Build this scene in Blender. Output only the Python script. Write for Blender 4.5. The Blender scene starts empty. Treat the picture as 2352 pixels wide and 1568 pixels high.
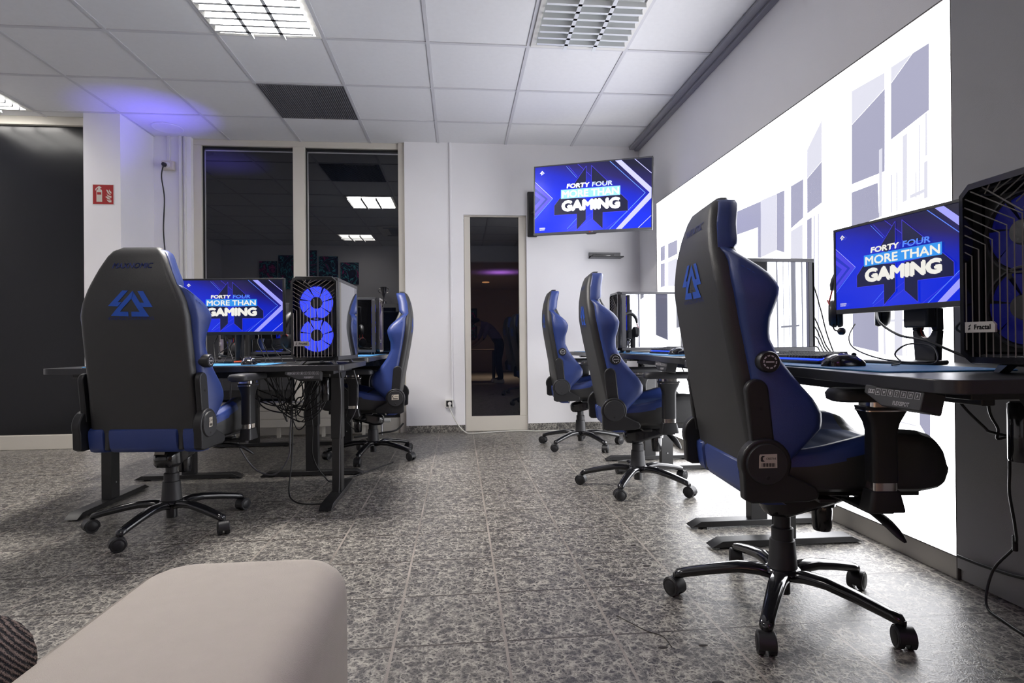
import bpy, math, random
from mathutils import Vector, Matrix
random.seed(7)
C = bpy.context.scene
COL = C.collection
PI = math.pi
def R(d): return math.radians(d)

# ------------------------------------------------------------ camera, world, exposure
cam_d = bpy.data.cameras.new('camera'); cam = bpy.data.objects.new('camera', cam_d); COL.objects.link(cam)
C.camera = cam
cam_d.sensor_width = 36.0; cam_d.lens = 1304.0 / 2352 * 36.0; cam_d.clip_start = 0.02; cam_d.clip_end = 60
YAW, PITCH, ROLL = .0928, .0035, -.0095
CAMZ = .884
cam.matrix_world = (Matrix.Translation((0, 0, CAMZ)) @ Matrix.Rotation(-YAW, 4, 'Z') @ Matrix.Rotation(PI / 2 + PITCH, 4, 'X')
                    @ Matrix.Rotation(ROLL, 4, 'Z'))
W = bpy.data.worlds.new('night'); C.world = W; W.use_nodes = True
W.node_tree.nodes['Background'].inputs[0].default_value = (.012, .014, .02, 1)
W.node_tree.nodes['Background'].inputs[1].default_value = .3
C.view_settings.view_transform = 'Standard'; C.view_settings.look = 'None'
C.view_settings.gamma = 1; C.view_settings.use_curve_mapping = False
C.view_settings.exposure = 0.0
ZC = 2.905            # ceiling
TC = .677             # ceiling tile
CX0, CY0 = -.191, 3.827
TF = .33              # floor tile
FX0, FY0 = -.2009, 2.0169
YB, XR = 5.73, 1.87

def area(name, loc, size, power, col, rot=(0, 0, 0), sy=None, spread=180):
    l = bpy.data.lights.new(name, 'AREA'); l.energy = power; l.color = col; l.size = size
    l.spread = R(spread)
    if sy: l.shape = 'RECTANGLE'; l.size_y = sy
    o = bpy.data.objects.new(name, l); o.location = loc; o.rotation_euler = rot; COL.objects.link(o)
    return o

# ------------------------------------------------------------ materials
MATS = {}
def mat(name, col, rough=.5, metal=0., emit=0., ecol=None, coat=0., spec=.5, bump=0., bscale=200., var=0., vscale=8., ior=None):
    if name in MATS: return MATS[name]
    m = bpy.data.materials.new(name); m.use_nodes = True; MATS[name] = m
    nt = m.node_tree; b = nt.nodes['Principled BSDF']
    b.inputs['Base Color'].default_value = (*col, 1); b.inputs['Roughness'].default_value = rough
    b.inputs['Metallic'].default_value = metal; b.inputs['Coat Weight'].default_value = coat
    b.inputs['Specular IOR Level'].default_value = spec
    if ior: b.inputs['IOR'].default_value = ior
    if emit:
        b.inputs['Emission Color'].default_value = (*(ecol or col), 1); b.inputs['Emission Strength'].default_value = emit
    tc = nt.nodes.new('ShaderNodeTexCoord')
    n = nt.nodes.new('ShaderNodeTexNoise'); n.inputs['Scale'].default_value = vscale; n.inputs['Detail'].default_value = 4
    nt.links.new(tc.outputs['Object'], n.inputs['Vector'])
    if var and not emit:
        mx = nt.nodes.new('ShaderNodeMix'); mx.data_type = 'RGBA'
        mx.inputs['A'].default_value = (*[c * (1 - var) for c in col], 1); mx.inputs['B'].default_value = (*[min(1, c * (1 + var)) for c in col], 1)
        nt.links.new(n.outputs['Fac'], mx.inputs['Factor']); nt.links.new(mx.outputs['Result'], b.inputs['Base Color'])
    if bump:
        n2 = nt.nodes.new('ShaderNodeTexNoise'); n2.inputs['Scale'].default_value = bscale; n2.inputs['Detail'].default_value = 3
        nt.links.new(tc.outputs['Object'], n2.inputs['Vector'])
        bp = nt.nodes.new('ShaderNodeBump'); bp.inputs['Strength'].default_value = bump; bp.inputs['Distance'].default_value = .002
        nt.links.new(n2.outputs['Fac'], bp.inputs['Height']); nt.links.new(bp.outputs['Normal'], b.inputs['Normal'])
    return m

def node_math(nt, op, a, b=None, c=None):
    n = nt.nodes.new('ShaderNodeMath'); n.operation = op
    for i, v in enumerate((a, b, c)):
        if v is None: continue
        if isinstance(v, (int, float)): n.inputs[i].default_value = v
        else: nt.links.new(v, n.inputs[i])
    return n.outputs[0]

def stone(name, grout=True, dark=(.034, .031, .035), light=(.40, .38, .335)):
    m = bpy.data.materials.new(name); m.use_nodes = True; nt = m.node_tree; b = nt.nodes['Principled BSDF']
    tc = nt.nodes.new('ShaderNodeTexCoord'); sp = nt.nodes.new('ShaderNodeSeparateXYZ'); nt.links.new(tc.outputs['Object'], sp.inputs[0])
    X, Y = sp.outputs[0], sp.outputs[1]
    if grout:
        u = node_math(nt, 'DIVIDE', node_math(nt, 'SUBTRACT', X, FX0), TF)
        v = node_math(nt, 'DIVIDE', node_math(nt, 'SUBTRACT', Y, FY0), TF)
        fu, fv = node_math(nt, 'FLOOR', u), node_math(nt, 'FLOOR', v)
        cb = nt.nodes.new('ShaderNodeCombineXYZ'); nt.links.new(fu, cb.inputs[0]); nt.links.new(fv, cb.inputs[1])
        wn = nt.nodes.new('ShaderNodeTexWhiteNoise'); nt.links.new(cb.outputs[0], wn.inputs['Vector'])
        va = nt.nodes.new('ShaderNodeVectorMath'); va.operation = 'MULTIPLY_ADD'
        nt.links.new(wn.outputs['Color'], va.inputs[0]); va.inputs[1].default_value = (9, 9, 9); nt.links.new(tc.outputs['Object'], va.inputs[2])
        vec = va.outputs[0]
    else: vec = tc.outputs['Object']
    dn = nt.nodes.new('ShaderNodeTexNoise'); dn.inputs['Scale'].default_value = 30; dn.inputs['Detail'].default_value = 4; nt.links.new(vec, dn.inputs['Vector'])
    dv_ = nt.nodes.new('ShaderNodeVectorMath'); dv_.operation = 'MULTIPLY_ADD'; nt.links.new(dn.outputs['Color'], dv_.inputs[0]); dv_.inputs[1].default_value = (.045, .045, .045); nt.links.new(vec, dv_.inputs[2])
    def web(scale, w):
        n = nt.nodes.new('ShaderNodeTexVoronoi'); n.feature = 'DISTANCE_TO_EDGE'; n.inputs['Scale'].default_value = scale; nt.links.new(dv_.outputs[0], n.inputs['Vector'])
        mr = nt.nodes.new('ShaderNodeMapRange'); mr.interpolation_type = 'SMOOTHSTEP'; mr.inputs[1].default_value = 0; mr.inputs[2].default_value = w
        mr.inputs[3].default_value = 1; mr.inputs[4].default_value = 0; nt.links.new(n.outputs['Distance'], mr.inputs[0])
        return mr.outputs[0]
    r1 = web(38, .20); r2 = web(80, .26)
    big = nt.nodes.new('ShaderNodeTexNoise'); big.inputs['Scale'].default_value = 30; big.inputs['Detail'].default_value = 3; nt.links.new(vec, big.inputs['Vector'])
    fine = nt.nodes.new('ShaderNodeTexNoise'); fine.inputs['Scale'].default_value = 330; fine.inputs['Detail'].default_value = 2; nt.links.new(vec, fine.inputs['Vector'])
    s = node_math(nt, 'ADD', node_math(nt, 'MULTIPLY', r1, .50), node_math(nt, 'MULTIPLY', r2, .42))
    s = node_math(nt, 'MULTIPLY', s, node_math(nt, 'MAXIMUM', node_math(nt, 'ADD', node_math(nt, 'MULTIPLY', big.outputs['Fac'], 2.6), -.55), .15))
    s = node_math(nt, 'ADD', s, node_math(nt, 'MULTIPLY', node_math(nt, 'SUBTRACT', fine.outputs['Fac'], .38), .75))
    s = node_math(nt, 'MAXIMUM', s, 0.0)
    s = node_math(nt, 'MAXIMUM', node_math(nt, 'MULTIPLY', node_math(nt, 'SUBTRACT', s, .10), 1.22), 0.0)
    s = node_math(nt, 'MINIMUM', s, 1.0)
    mx = nt.nodes.new('ShaderNodeMix'); mx.data_type = 'RGBA'; nt.links.new(s, mx.inputs['Factor'])
    mx.inputs['A'].default_value = (*dark, 1); mx.inputs['B'].default_value = (*light, 1)
    out = mx.outputs['Result']
    b.inputs['Roughness'].default_value = .36
    if grout:
        du = node_math(nt, 'SUBTRACT', .5, node_math(nt, 'ABSOLUTE', node_math(nt, 'SUBTRACT', node_math(nt, 'FRACT', u), .5)))
        dv = node_math(nt, 'SUBTRACT', .5, node_math(nt, 'ABSOLUTE', node_math(nt, 'SUBTRACT', node_math(nt, 'FRACT', v), .5)))
        g = node_math(nt, 'MAXIMUM', node_math(nt, 'LESS_THAN', du, .0125), node_math(nt, 'LESS_THAN', dv, .011))
        gn = nt.nodes.new('ShaderNodeTexNoise'); gn.inputs['Scale'].default_value = 3; nt.links.new(tc.outputs['Object'], gn.inputs['Vector'])
        gm = nt.nodes.new('ShaderNodeMix'); gm.data_type = 'RGBA'; nt.links.new(gn.outputs['Fac'], gm.inputs['Factor'])
        gm.inputs['A'].default_value = (.06, .05, .045, 1); gm.inputs['B'].default_value = (.50, .45, .40, 1)
        m2 = nt.nodes.new('ShaderNodeMix'); m2.data_type = 'RGBA'; nt.links.new(g, m2.inputs['Factor'])
        nt.links.new(out, m2.inputs['A']); out = m2.outputs['Result']
        m3 = nt.nodes.new('ShaderNodeMix'); m3.data_type = 'RGBA'; nt.links.new(node_math(nt, 'LESS_THAN', du, .0125), m3.inputs['Factor']); m3.inputs['A'].default_value = (.055, .045, .04, 1); nt.links.new(gm.outputs['Result'], m3.inputs['B']); nt.links.new(m3.outputs['Result'], m2.inputs['B'])
        bp = nt.nodes.new('ShaderNodeBump'); bp.inputs['Strength'].default_value = .5; bp.inputs['Distance'].default_value = .003
        nt.links.new(node_math(nt, 'SUBTRACT', node_math(nt, 'MULTIPLY', s, .25), g), bp.inputs['Height']); nt.links.new(bp.outputs['Normal'], b.inputs['Normal'])
    nt.links.new(out, b.inputs['Base Color'])
    return m

def glass_mat(name, tint, refl, rough=0.):
    m = bpy.data.materials.new(name); m.use_nodes = True; nt = m.node_tree; nt.nodes.clear()
    o = nt.nodes.new('ShaderNodeOutputMaterial'); g = nt.nodes.new('ShaderNodeBsdfGlossy'); t = nt.nodes.new('ShaderNodeBsdfTransparent')
    g.inputs['Roughness'].default_value = rough; g.inputs['Color'].default_value = (.93, .95, 1, 1); t.inputs['Color'].default_value = (*tint, 1)
    fr = nt.nodes.new('ShaderNodeLayerWeight'); fr.inputs['Blend'].default_value = .35
    f = node_math(nt, 'ADD', node_math(nt, 'MULTIPLY', fr.outputs['Fresnel'], .7), refl)
    x = nt.nodes.new('ShaderNodeMixShader'); nt.links.new(node_math(nt, 'MINIMUM', f, 1.), x.inputs[0]); nt.links.new(t.outputs[0], x.inputs[1]); nt.links.new(g.outputs[0], x.inputs[2])
    nt.links.new(x.outputs[0], o.inputs[0]); return m

def emi(name, col, s=1.):
    if name in MATS: return MATS[name]
    m = bpy.data.materials.new(name); m.use_nodes = True; MATS[name] = m
    b = m.node_tree.nodes['Principled BSDF']; b.inputs['Base Color'].default_value = (.01, .01, .012, 1); b.inputs['Roughness'].default_value = .25
    b.inputs['Emission Color'].default_value = (*col, 1); b.inputs['Emission Strength'].default_value = s
    return m

M_wall = mat('plaster_white', (.84, .83, .85), .75, bump=.35, bscale=420, var=.03, vscale=3)
M_ceil = mat('ceiling_tile_white', (.76, .76, .78), .9, bump=.3, bscale=900, var=.035, vscale=30)
M_bar = mat('ceiling_grid_white', (.60, .60, .63), .5)
M_trimgrey = mat('wall_angle_grey', (.30, .30, .34), .5)
M_cream = mat('cream_lacquer', (.62, .585, .52), .45, var=.04, vscale=2)
M_floor = stone('veined_stone_tile'); M_skirt = stone('veined_stone_skirting', False)
M_black = mat('black_plastic', (.012, .012, .014), .42, bump=.15, bscale=900)
M_gloss = mat('gloss_black_plastic', (.010, .010, .012), .13, coat=.4)
M_blk2 = mat('soft_black_plastic', (.022, .022, .025), .5, bump=.1, bscale=700)
M_leather = mat('black_leatherette', (.026, .026, .027), .44, spec=.6, bump=.35, bscale=500, var=.15, vscale=4)
M_blue = mat('blue_leatherette', (.022, .046, .20), .40, spec=.6, bump=.3, bscale=520, var=.08, vscale=5)
M_bluefab = mat('blue_fabric', (.030, .075, .25), .7, bump=.6, bscale=900, var=.2, vscale=60)
M_logo = mat('blue_embroidery', (.012, .085, .50), .55)
M_logod = mat('dark_blue_embroidery', (.006, .02, .16), .5)
M_thread = mat('blue_stitching', (.04, .09, .40), .6)
M_steel = mat('black_powder_coat', (.012, .012, .013), .38, spec=.6, bump=.1, bscale=900)
M_top = mat('black_laminate', (.018, .018, .020), .33, bump=.1, bscale=700)
M_edge = mat('desk_edge_band', (.030, .030, .034), .28)
M_chrome = mat('chrome', (.75, .72, .70), .12, 1.)
M_sticker = mat('beige_sticker', (.55, .50, .42), .6)
M_ink = mat('black_ink', (.01, .01, .01), .6)
M_white = mat('white_plastic', (.72, .71, .68), .4)
M_ivory = mat('ivory_plastic', (.62, .57, .48), .4)
M_print = mat('light_print', (.55, .54, .56), .5)
M_cable = mat('black_cable', (.010, .010, .011), .45)
M_cableg = mat('grey_cable', (.12, .12, .13), .4)
M_wcable = mat('white_cable', (.70, .69, .64), .45)
M_mat = mat('blue_mousepad', (.05, .24, .52), .6, bump=.3, bscale=900, var=.25, vscale=7)
M_red = mat('red_anodised', (.45, .02, .015), .35)
M_orange = mat('orange_red_accent', (.75, .10, .03), .4)
M_silver = mat('silver_metal', (.45, .45, .47), .3, .9)
M_greyal = mat('grey_aluminium', (.24, .245, .26), .4, .6)
M_night = mat('dark_pane', (.003, .004, .008), .0, spec=.5, ior=1.72)
M_dkpanel = mat('dark_film_panel', (.006, .0065, .009), .22, spec=.35, bump=.05, bscale=60)
M_rubber = mat('black_rubber', (.012, .012, .012), .7)
M_case = mat('case_grey_steel', (.055, .055, .062), .35, .3)
M_pcglass = glass_mat('tinted_tempered_glass', (.30, .31, .34), .34)
M_fan = emi('lit_blue_fan', (.03, .05, 1.), 1.6)
M_fan_d = emi('dim_blue_fan', (.01, .015, .6), .07)
M_rib = mat('rib_tan_reflection', (.36, .31, .27), .45, .2)  # dark grey metal ribs; their tan reflection is put into the base colour
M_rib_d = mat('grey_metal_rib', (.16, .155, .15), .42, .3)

# ------------------------------------------------------------ mesh builder
class MB:
    def __init__(s): s.v = []; s.f = []; s.m = []; s.mi = 0; s.T = None
    def add(s, vs, fs, mi=None):
        o = len(s.v)
        if s.T is not None: vs = [tuple(s.T @ Vector(p)) for p in vs]
        s.v += [tuple(p) for p in vs]
        s.f += [tuple(i + o for i in f) for f in fs]; s.m += [s.mi if mi is None else mi] * len(fs)
        return s
    def box(s, x0, x1, y0, y1, z0, z1, mi=None):
        return s.add([(x0, y0, z0), (x1, y0, z0), (x1, y1, z0), (x0, y1, z0), (x0, y0, z1), (x1, y0, z1), (x1, y1, z1), (x0, y1, z1)],
                     [(0, 3, 2, 1), (4, 5, 6, 7), (0, 1, 5, 4), (1, 2, 6, 5), (2, 3, 7, 6), (3, 0, 4, 7)], mi)
    def prism(s, pts, a, b, ax='z', mi=None):
        n = len(pts)
        def P(p, t): return {'z': (p[0], p[1], t), 'y': (p[0], t, p[1]), 'x': (t, p[0], p[1])}[ax]
        return s.add([P(p, a) for p in pts] + [P(p, b) for p in pts],
                     [tuple(range(n))[::-1], tuple(range(n, 2 * n))] + [(i, (i + 1) % n, n + (i + 1) % n, n + i) for i in range(n)], mi)
    def loft(s, rings, cap=True, mi=None, closed=False):
        n = len(rings[0]); vs = [p for r in rings for p in r]; fs = []
        for k in range(len(rings) - 1 + (1 if closed else 0)):
            a, b = k * n, ((k + 1) % len(rings)) * n
            fs += [(a + i, a + (i + 1) % n, b + (i + 1) % n, b + i) for i in range(n)]
        if cap and not closed: fs += [tuple(range(n))[::-1], tuple(range(len(vs) - n, len(vs)))]
        return s.add(vs, fs, mi)
    def rod(s, p0, p1, r0, r1=None, n=16, mi=None, cap=True):
        return s.tube([p0, p1], [r0, r1 if r1 is not None else r0], n, mi, cap)
    def tube(s, pts, r, n=8, mi=None, cap=True, sx=1., sy=1., up=None):
        pts = [Vector(p) for p in pts]
        if not isinstance(r, (list, tuple)): r = [r] * len(pts)
        rings = []; prev = None
        for i, p in enumerate(pts):
            t = (pts[min(i + 1, len(pts) - 1)] - pts[max(i - 1, 0)]); t = t.normalized() if t.length > 1e-9 else Vector((0, 0, 1))
            if prev is None:
                a = Vector(up) if up else (Vector((0, 0, 1)) if abs(t.z) < .9 else Vector((1, 0, 0)))
            else: a = prev
            u = (a - t * a.dot(t)); u = u.normalized() if u.length > 1e-6 else t.orthogonal().normalized(); w = t.cross(u); prev = u
            rings.append([tuple(p + (u * math.cos(2 * PI * k / n) * sy + w * math.sin(2 * PI * k / n) * sx) * r[i]) for k in range(n)])
        return s.loft(rings, cap, mi)
    def lathe(s, prof, c=(0, 0, 0), n=24, mi=None):
        rings = [[(c[0] + r * math.cos(2 * PI * k / n), c[1] + r * math.sin(2 * PI * k / n), c[2] + z) for k in range(n)] for r, z in prof]
        return s.loft(rings, True, mi)
    def ball(s, c, r, n=12, mi=None, sc=(1, 1, 1)):
        rings = []
        for j in range(1, n):
            a = PI * j / n
            rings.append([(c[0] + r * sc[0] * math.sin(a) * math.cos(2 * PI * k / (2 * n)), c[1] + r * sc[1] * math.sin(a) * math.sin(2 * PI * k / (2 * n)), c[2] - r * sc[2] * math.cos(a)) for k in range(2 * n)])
        return s.loft(rings, True, mi)
    def poly(s, pts, mi=None): return s.add(pts, [tuple(range(len(pts)))], mi)
    def build(s, name, mats, parent=None, bevel=0., seg=2, smooth=True, ang=38, sub=0):
        me = bpy.data.meshes.new(name); me.from_pydata(s.v, [], s.f)
        if not isinstance(mats, (list, tuple)): mats = [mats]
        for m in mats: me.materials.append(m)
        me.polygons.foreach_set('material_index', s.m)
        import bmesh
        bm = bmesh.new(); bm.from_mesh(me); bmesh.ops.recalc_face_normals(bm, faces=bm.faces); bm.to_mesh(me); bm.free()
        if smooth:
            me.polygons.foreach_set('use_smooth', [True] * len(me.polygons)); me.set_sharp_from_angle(angle=R(ang))
        o = bpy.data.objects.new(name, me); COL.objects.link(o)
        if parent: o.parent = parent
        if bevel:
            b = o.modifiers.new('bevel', 'BEVEL'); b.width = bevel; b.segments = seg; b.limit_method = 'ANGLE'; b.angle_limit = R(40)
        if sub:
            b = o.modifiers.new('sub', 'SUBSURF'); b.levels = sub; b.render_levels = sub
        return o

def tag(o, label=None, cat=None, group=None, kind=None):
    if label: o['label'] = label
    if cat: o['category'] = cat
    if group: o['group'] = group
    if kind: o['kind'] = kind
    return o
def empty(name, loc=(0, 0, 0), rz=0., **k):
    o = bpy.data.objects.new(name, None); o.empty_display_size = .1; o.location = loc; o.rotation_euler = (0, 0, rz); COL.objects.link(o)
    return tag(o, **k)
def copy_tree(o, parent=None):
    c = o.copy(); COL.objects.link(c); c.parent = parent
    for ch in list(o.children):
        copy_tree(ch, c)
    return c
def lerp_table(tb):
    def f(z):
        if z <= tb[0][0]: return tb[0][1]
        for (a, p), (b, q) in zip(tb, tb[1:]):
            if z <= b:
                t = (z - a) / (b - a); return p + (q - p) * t
        return tb[-1][1]
    return f
def smooth_path(pts, n=6):
    P = [Vector(p) for p in pts]; out = []
    for i in range(len(P) - 1):
        p0, p1, p2, p3 = P[max(i - 1, 0)], P[i], P[i + 1], P[min(i + 2, len(P) - 1)]
        for k in range(n):
            t = k / n
            out.append(.5 * ((2 * p1) + (-p0 + p2) * t + (2 * p0 - 5 * p1 + 4 * p2 - p3) * t * t + (-p0 + 3 * p1 - 3 * p2 + p3) * t ** 3))
    out.append(P[-1]); return out

_txt = {}
def text_mesh(s, bold=0., shear=0., space=1.):
    """letters as polygons, normalised to 0..1 in both axes"""
    key = (s, bold, shear, space)
    if key in _txt: return _txt[key]
    cu = bpy.data.curves.new('t', 'FONT'); cu.body = s; cu.size = 1; cu.offset = 0; cu.shear = shear; cu.space_character = space; cu.resolution_u = 3
    o = bpy.data.objects.new('t', cu); COL.objects.link(o)
    bpy.context.view_layer.update()
    me = bpy.data.meshes.new_from_object(o.evaluated_get(bpy.context.evaluated_depsgraph_get()))
    vs = [tuple(v.co) for v in me.vertices]; fs = [tuple(p.vertices) for p in me.polygons]
    x0, x1 = min(v[0] for v in vs), max(v[0] for v in vs); y0, y1 = min(v[1] for v in vs), max(v[1] for v in vs)
    vs = [((v[0] - x0) / (x1 - x0), (v[1] - y0) / (y1 - y0)) for v in vs]
    bpy.data.objects.remove(o); bpy.data.meshes.remove(me); bpy.data.curves.remove(cu)
    _txt[key] = (vs, fs, (x1 - x0) / (y1 - y0)); return _txt[key]
def put_text(mb, s, fn, mi=None, bold=.02, shear=0., space=1.):
    vs, fs, asp = text_mesh(s, 0, shear, space)
    b = bold * 1.3; bu = b / asp
    for du, dv in ((0, 0), (bu, 0), (-bu, 0), (0, b), (0, -b), (bu * .7, b * .7), (-bu * .7, -b * .7)) if bold > .005 else ((0, 0),):
        mb.add([fn((u + du + bu) / (1 + 2 * bu) if bold > .005 else u, (v + dv + b) / (1 + 2 * b) if bold > .005 else v) for u, v in vs], fs, mi)

# ------------------------------------------------------------ room shell
def struct(mb, name, mats, **k): return tag(mb.build(name, mats, **k), kind='structure')
m = MB(); m.box(-5.2, 4.2, -7.2, 6.3, -.12, 0); struct(m, 'floor', M_floor, smooth=False)

m = MB(); m.box(-4.7, XR + .05, -.25, 6.0, ZC, ZC + .08)
ceil = struct(m, 'ceiling', M_ceil, smooth=False)
g = MB(); bw = .012
for i in range(-7, 4):
    x = CX0 + i * TC
    if -4.6 < x < XR - .05: g.box(x - bw, x + bw, -.15, YB + .1, ZC - .006, ZC - .0005)
for j in range(-6, 4):
    y = CY0 + j * TC
    if y < YB:
        for i in range(-7, 4):
            x = CX0 + i * TC + bw; x1 = min(x + TC - 2 * bw, XR)
            if x < XR - .05 and x > -4.95: g.box(x, x1, y - bw, y + bw, ZC - .0055, ZC - .0005)
g.build('ceiling_grid', M_bar, ceil, smooth=False)
# shadow-gap angle along the right wall
m = MB(); m.box(XR - .10, XR - .045, -.1, YB, ZC - .030, ZC - .0062); m.box(XR - .045, XR - .001, -.1, YB, ZC - .045, ZC - .0062)
struct(m, 'trim_1', M_trimgrey, bevel=.004)
# right wall and the panelled wall piece in front of the near section
m = MB(); m.box(XR, XR + .15, -.25, YB + .3, 0, ZC); struct(m, 'wall_right', M_wall, smooth=False)
m = MB(); m.box(1.815, XR - .001, -.14, 1.928, .045, 2.86); m.box(1.83, XR - .001, -.14, 1.928, .002, .045)
o = struct(m, 'trim_2', mat('wall_cladding_grey', (.30, .30, .31), .6, bump=.2, bscale=300)); 
# back wall: pieces round the narrow pane
m = MB()
m.box(-.53, .055, YB, YB + .2, 0, ZC); m.box(.69, XR, YB, YB + .2, 0, ZC); m.box(.055, .69, YB, YB + .2, 2.185, ZC)
m.box(-2.9, -2.56, YB, YB + .2, 0, ZC); m.box(-2.9, -.53, YB + .15, YB + .2, 0, ZC)
struct(m, 'wall_back', M_wall, smooth=False)
# column and the left wall
m = MB(); m.box(-3.2, -2.9, 5.19, YB + .2, 0, ZC); struct(m, 'wall_column', M_wall, smooth=False)
m = MB(); m.box(-4.85, -4.7, -.4, 6.0, 0, ZC); struct(m, 'wall_left', M_wall, smooth=False)
m = MB(); m.box(-4.7, -3.2, 5.42, 5.6, 0, ZC); struct(m, 'wall_back_left', M_cream, smooth=False)
# rear wall behind the camera with an opening to a further room
m = MB(); m.box(-4.7, -.12, -.3, -.16, 0, ZC); struct(m, 'wall_rear', M_wall, smooth=False)
m = MB(); m.box(-.12, XR, -.3, -.16, 2.58, ZC); struct(m, 'trim_3', M_wall, smooth=False)
M_lav = mat('far_room_plaster', (.50, .42, .42), .8)
m = MB(); m.box(-.6, 4.0, -6.6, -.3, 2.6, 2.7); struct(m, 'ceiling_far', M_lav, smooth=False)
m = MB(); m.box(-.6, 4.0, -6.6, -6.45, 0, 2.6); m.box(-.75, -.6, -6.6, -.3, 0, 2.6); m.box(3.9, 4.05, -6.6, -.3, 0, 2.6); m.box(XR + .15, 4.0, -.3, -.16, 0, 2.6)
struct(m, 'wall_far', mat('far_room_wall', (.55, .47, .40), .8), smooth=False)
# stone skirting
for nm, x0, x1 in (('baseboard_back', -.53, .055), ('baseboard_back_right', .69, XR)):
    m = MB(); n = max(2, round((x1 - x0) / .3)); w = (x1 - x0) / n
    for i in range(n): m.box(x0 + i * w + .0015, x0 + (i + 1) * w - .0015, YB - .012, YB, 0, .073)
    struct(m, nm, M_skirt, bevel=.0015)
# left: dark framed panel
m = MB(); F = 5.30
m.box(-4.7, -3.2, F, F + .1, 0, .125); m.box(-4.7, -3.2, F, F + .1, 2.83, ZC); m.box(-3.235, -3.2, F, F + .1, .125, 2.83)
o = struct(m, 'window_1', M_cream, bevel=.004)
q = MB(); q.box(-4.7, -3.235, F + .035, F + .05, .125, 2.83); q.build('pane', M_dkpanel, o, smooth=False)
# double window, cream frame, night outside
m = MB(); F = YB + .05
XA, XM0, XM1, XB = -2.56, -1.62, -1.505, -.53
m.box(XA, XB, F, F + .09, 0, .15); m.box(XA, XB, F, F + .09, 2.845, ZC)
m.box(XA, XA + .075, F, F + .09, .15, 2.845); m.box(XM0, XM1, F - .01, F + .09, .15, 2.845); m.box(XB - .065, XB, F - .02, F + .09, .0, ZC)
o = struct(m, 'window_2', M_cream, bevel=.004)
q = MB(); q.box(XA + .07, XM0 + .01, F + .04, F + .055, .145, 2.85); q.build('pane', M_night, o, smooth=False)
q = MB(); q.box(XM1 - .01, XB - .06, F + .04, F + .055, .145, 2.85); q.build('pane', M_night, o, smooth=False)
q = MB()
for a, b in ((XA + .075, XM0), (XM1, XB - .065)):
    for t, w in ((.0, .012), ):
        q.box(a, a + w, F + .028, F + .04, .15, 2.845); q.box(a, b, F + .028, F + .04, 2.833, 2.845); q.box(a, b, F + .028, F + .04, .15, .162)
q.build('gasket', M_rubber, o, smooth=False)
q = MB()
for a, b in ((XA + .09, XM0 - .002), (XM1 + .014, XB - .067)):
    q.box(a, a + .010, F + .036, F + .0398, .17, 2.81); q.box(a, b, F + .036, F + .0398, 2.80, 2.812)
q.build('spacer', M_silver, o, smooth=False)
# narrow pane
m = MB(); F = YB + .02
m.box(.057, .688, F, F + .08, 0.002, .15); m.box(.057, .688, F, F + .08, 2.17, 2.185); m.box(.057, .12, F, F + .08, .15, 2.17); m.box(.612, .688, F, F + .08, .15, 2.17)
o = struct(m, 'window_3', M_cream, bevel=.003)
q = MB(); q.box(.118, .614, F + .03, F + .04, .148, 2.172); q.build('pane', M_night, o, smooth=False)
# conduit strips
m = MB(); m.box(-.082, -.062, YB - .016, YB - .0005, .33, ZC); struct(m, 'trim_4', M_wall, bevel=.003)
m = MB(); m.box(-2.66, -2.635, YB - .03, YB - .0005, .0, ZC); m.box(-2.62, -2.60, YB - .018, YB - .0005, 0, ZC); struct(m, 'trim_5', M_white, bevel=.003)
m = MB(); m.box(-2.772, -2.745, YB - .02, YB - .0005, 2.66, ZC); struct(m, 'trim_6', M_white, bevel=.003)

# ------------------------------------------------------------ ceiling fittings
M_louv = mat('louver_white', (.74, .76, .76), .3, .15)
def ceiling_light(i, j, label, lit, power=0, dx=0, dy=0, ncross=7, transp=False):
    x0, y0 = CX0 + i * TC + bw + dx, CY0 + j * TC + bw + dy; s = TC - 2 * bw
    r = empty('ceiling_light', (x0 + s / 2, y0 + s / 2, ZC), label=label, cat='ceiling light', group='louvre lights in the ceiling')
    h = s / 2
    m = MB()
    for a, b, c, d in ((-h, h, -h, -h + .03), (-h, h, h - .03, h), (-h, -h + .03, -h + .03, h - .03), (h - .03, h, -h + .03, h - .03)): m.box(a, b, c, d, -.014, .0)
    m.build('frame', M_white, r, bevel=.002)
    m = MB(); m.box(-h + .03, h - .03, -h + .03, h - .03, -.0015, -.0005)
    m.build('reflector', emi('lamp_diffuser', (1., .96, .93), 2.2) if lit else mat('reflector_off', (.55, .57, .57), .35, .3), r, smooth=False)
    m = MB(); t = .003; zb, zt = -.045, -.010
    for k in (1, 2):   # long spines
        x = -h + .03 + (s - .06) * k / 3
        m.add([(x - .012, -h + .03, zb), (x + .012, -h + .03, zb), (x + .012, h - .03, zb), (x - .012, h - .03, zb), (x - .002, -h + .03, zt), (x + .002, -h + .03, zt), (x + .002, h - .03, zt), (x - .002, h - .03, zt)],
              [(0, 3, 2, 1), (4, 5, 6, 7), (0, 1, 5, 4), (1, 2, 6, 5), (2, 3, 7, 6), (3, 0, 4, 7)])
    for k in range(1, ncross + 1):
        y = -h + .03 + (s - .06) * k / (ncross + 1)
        m.add([(-h + .03, y - .010, zb), (h - .03, y - .010, zb), (h - .03, y + .010, zb), (-h + .03, y + .010, zb), (-h + .03, y - .002, zt), (h - .03, y - .002, zt), (h - .03, y + .002, zt), (-h + .03, y + .002, zt)],
              [(0, 3, 2, 1), (4, 5, 6, 7), (0, 1, 5, 4), (1, 2, 6, 5), (2, 3, 7, 6), (3, 0, 4, 7)])
    m.build('louver', M_louv, r, smooth=False)
    if power:
        l = area('lamp_light', (x0 + h, y0 + h, ZC - .0035), s * .88, power, (1., .95, .9))
    return r
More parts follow.
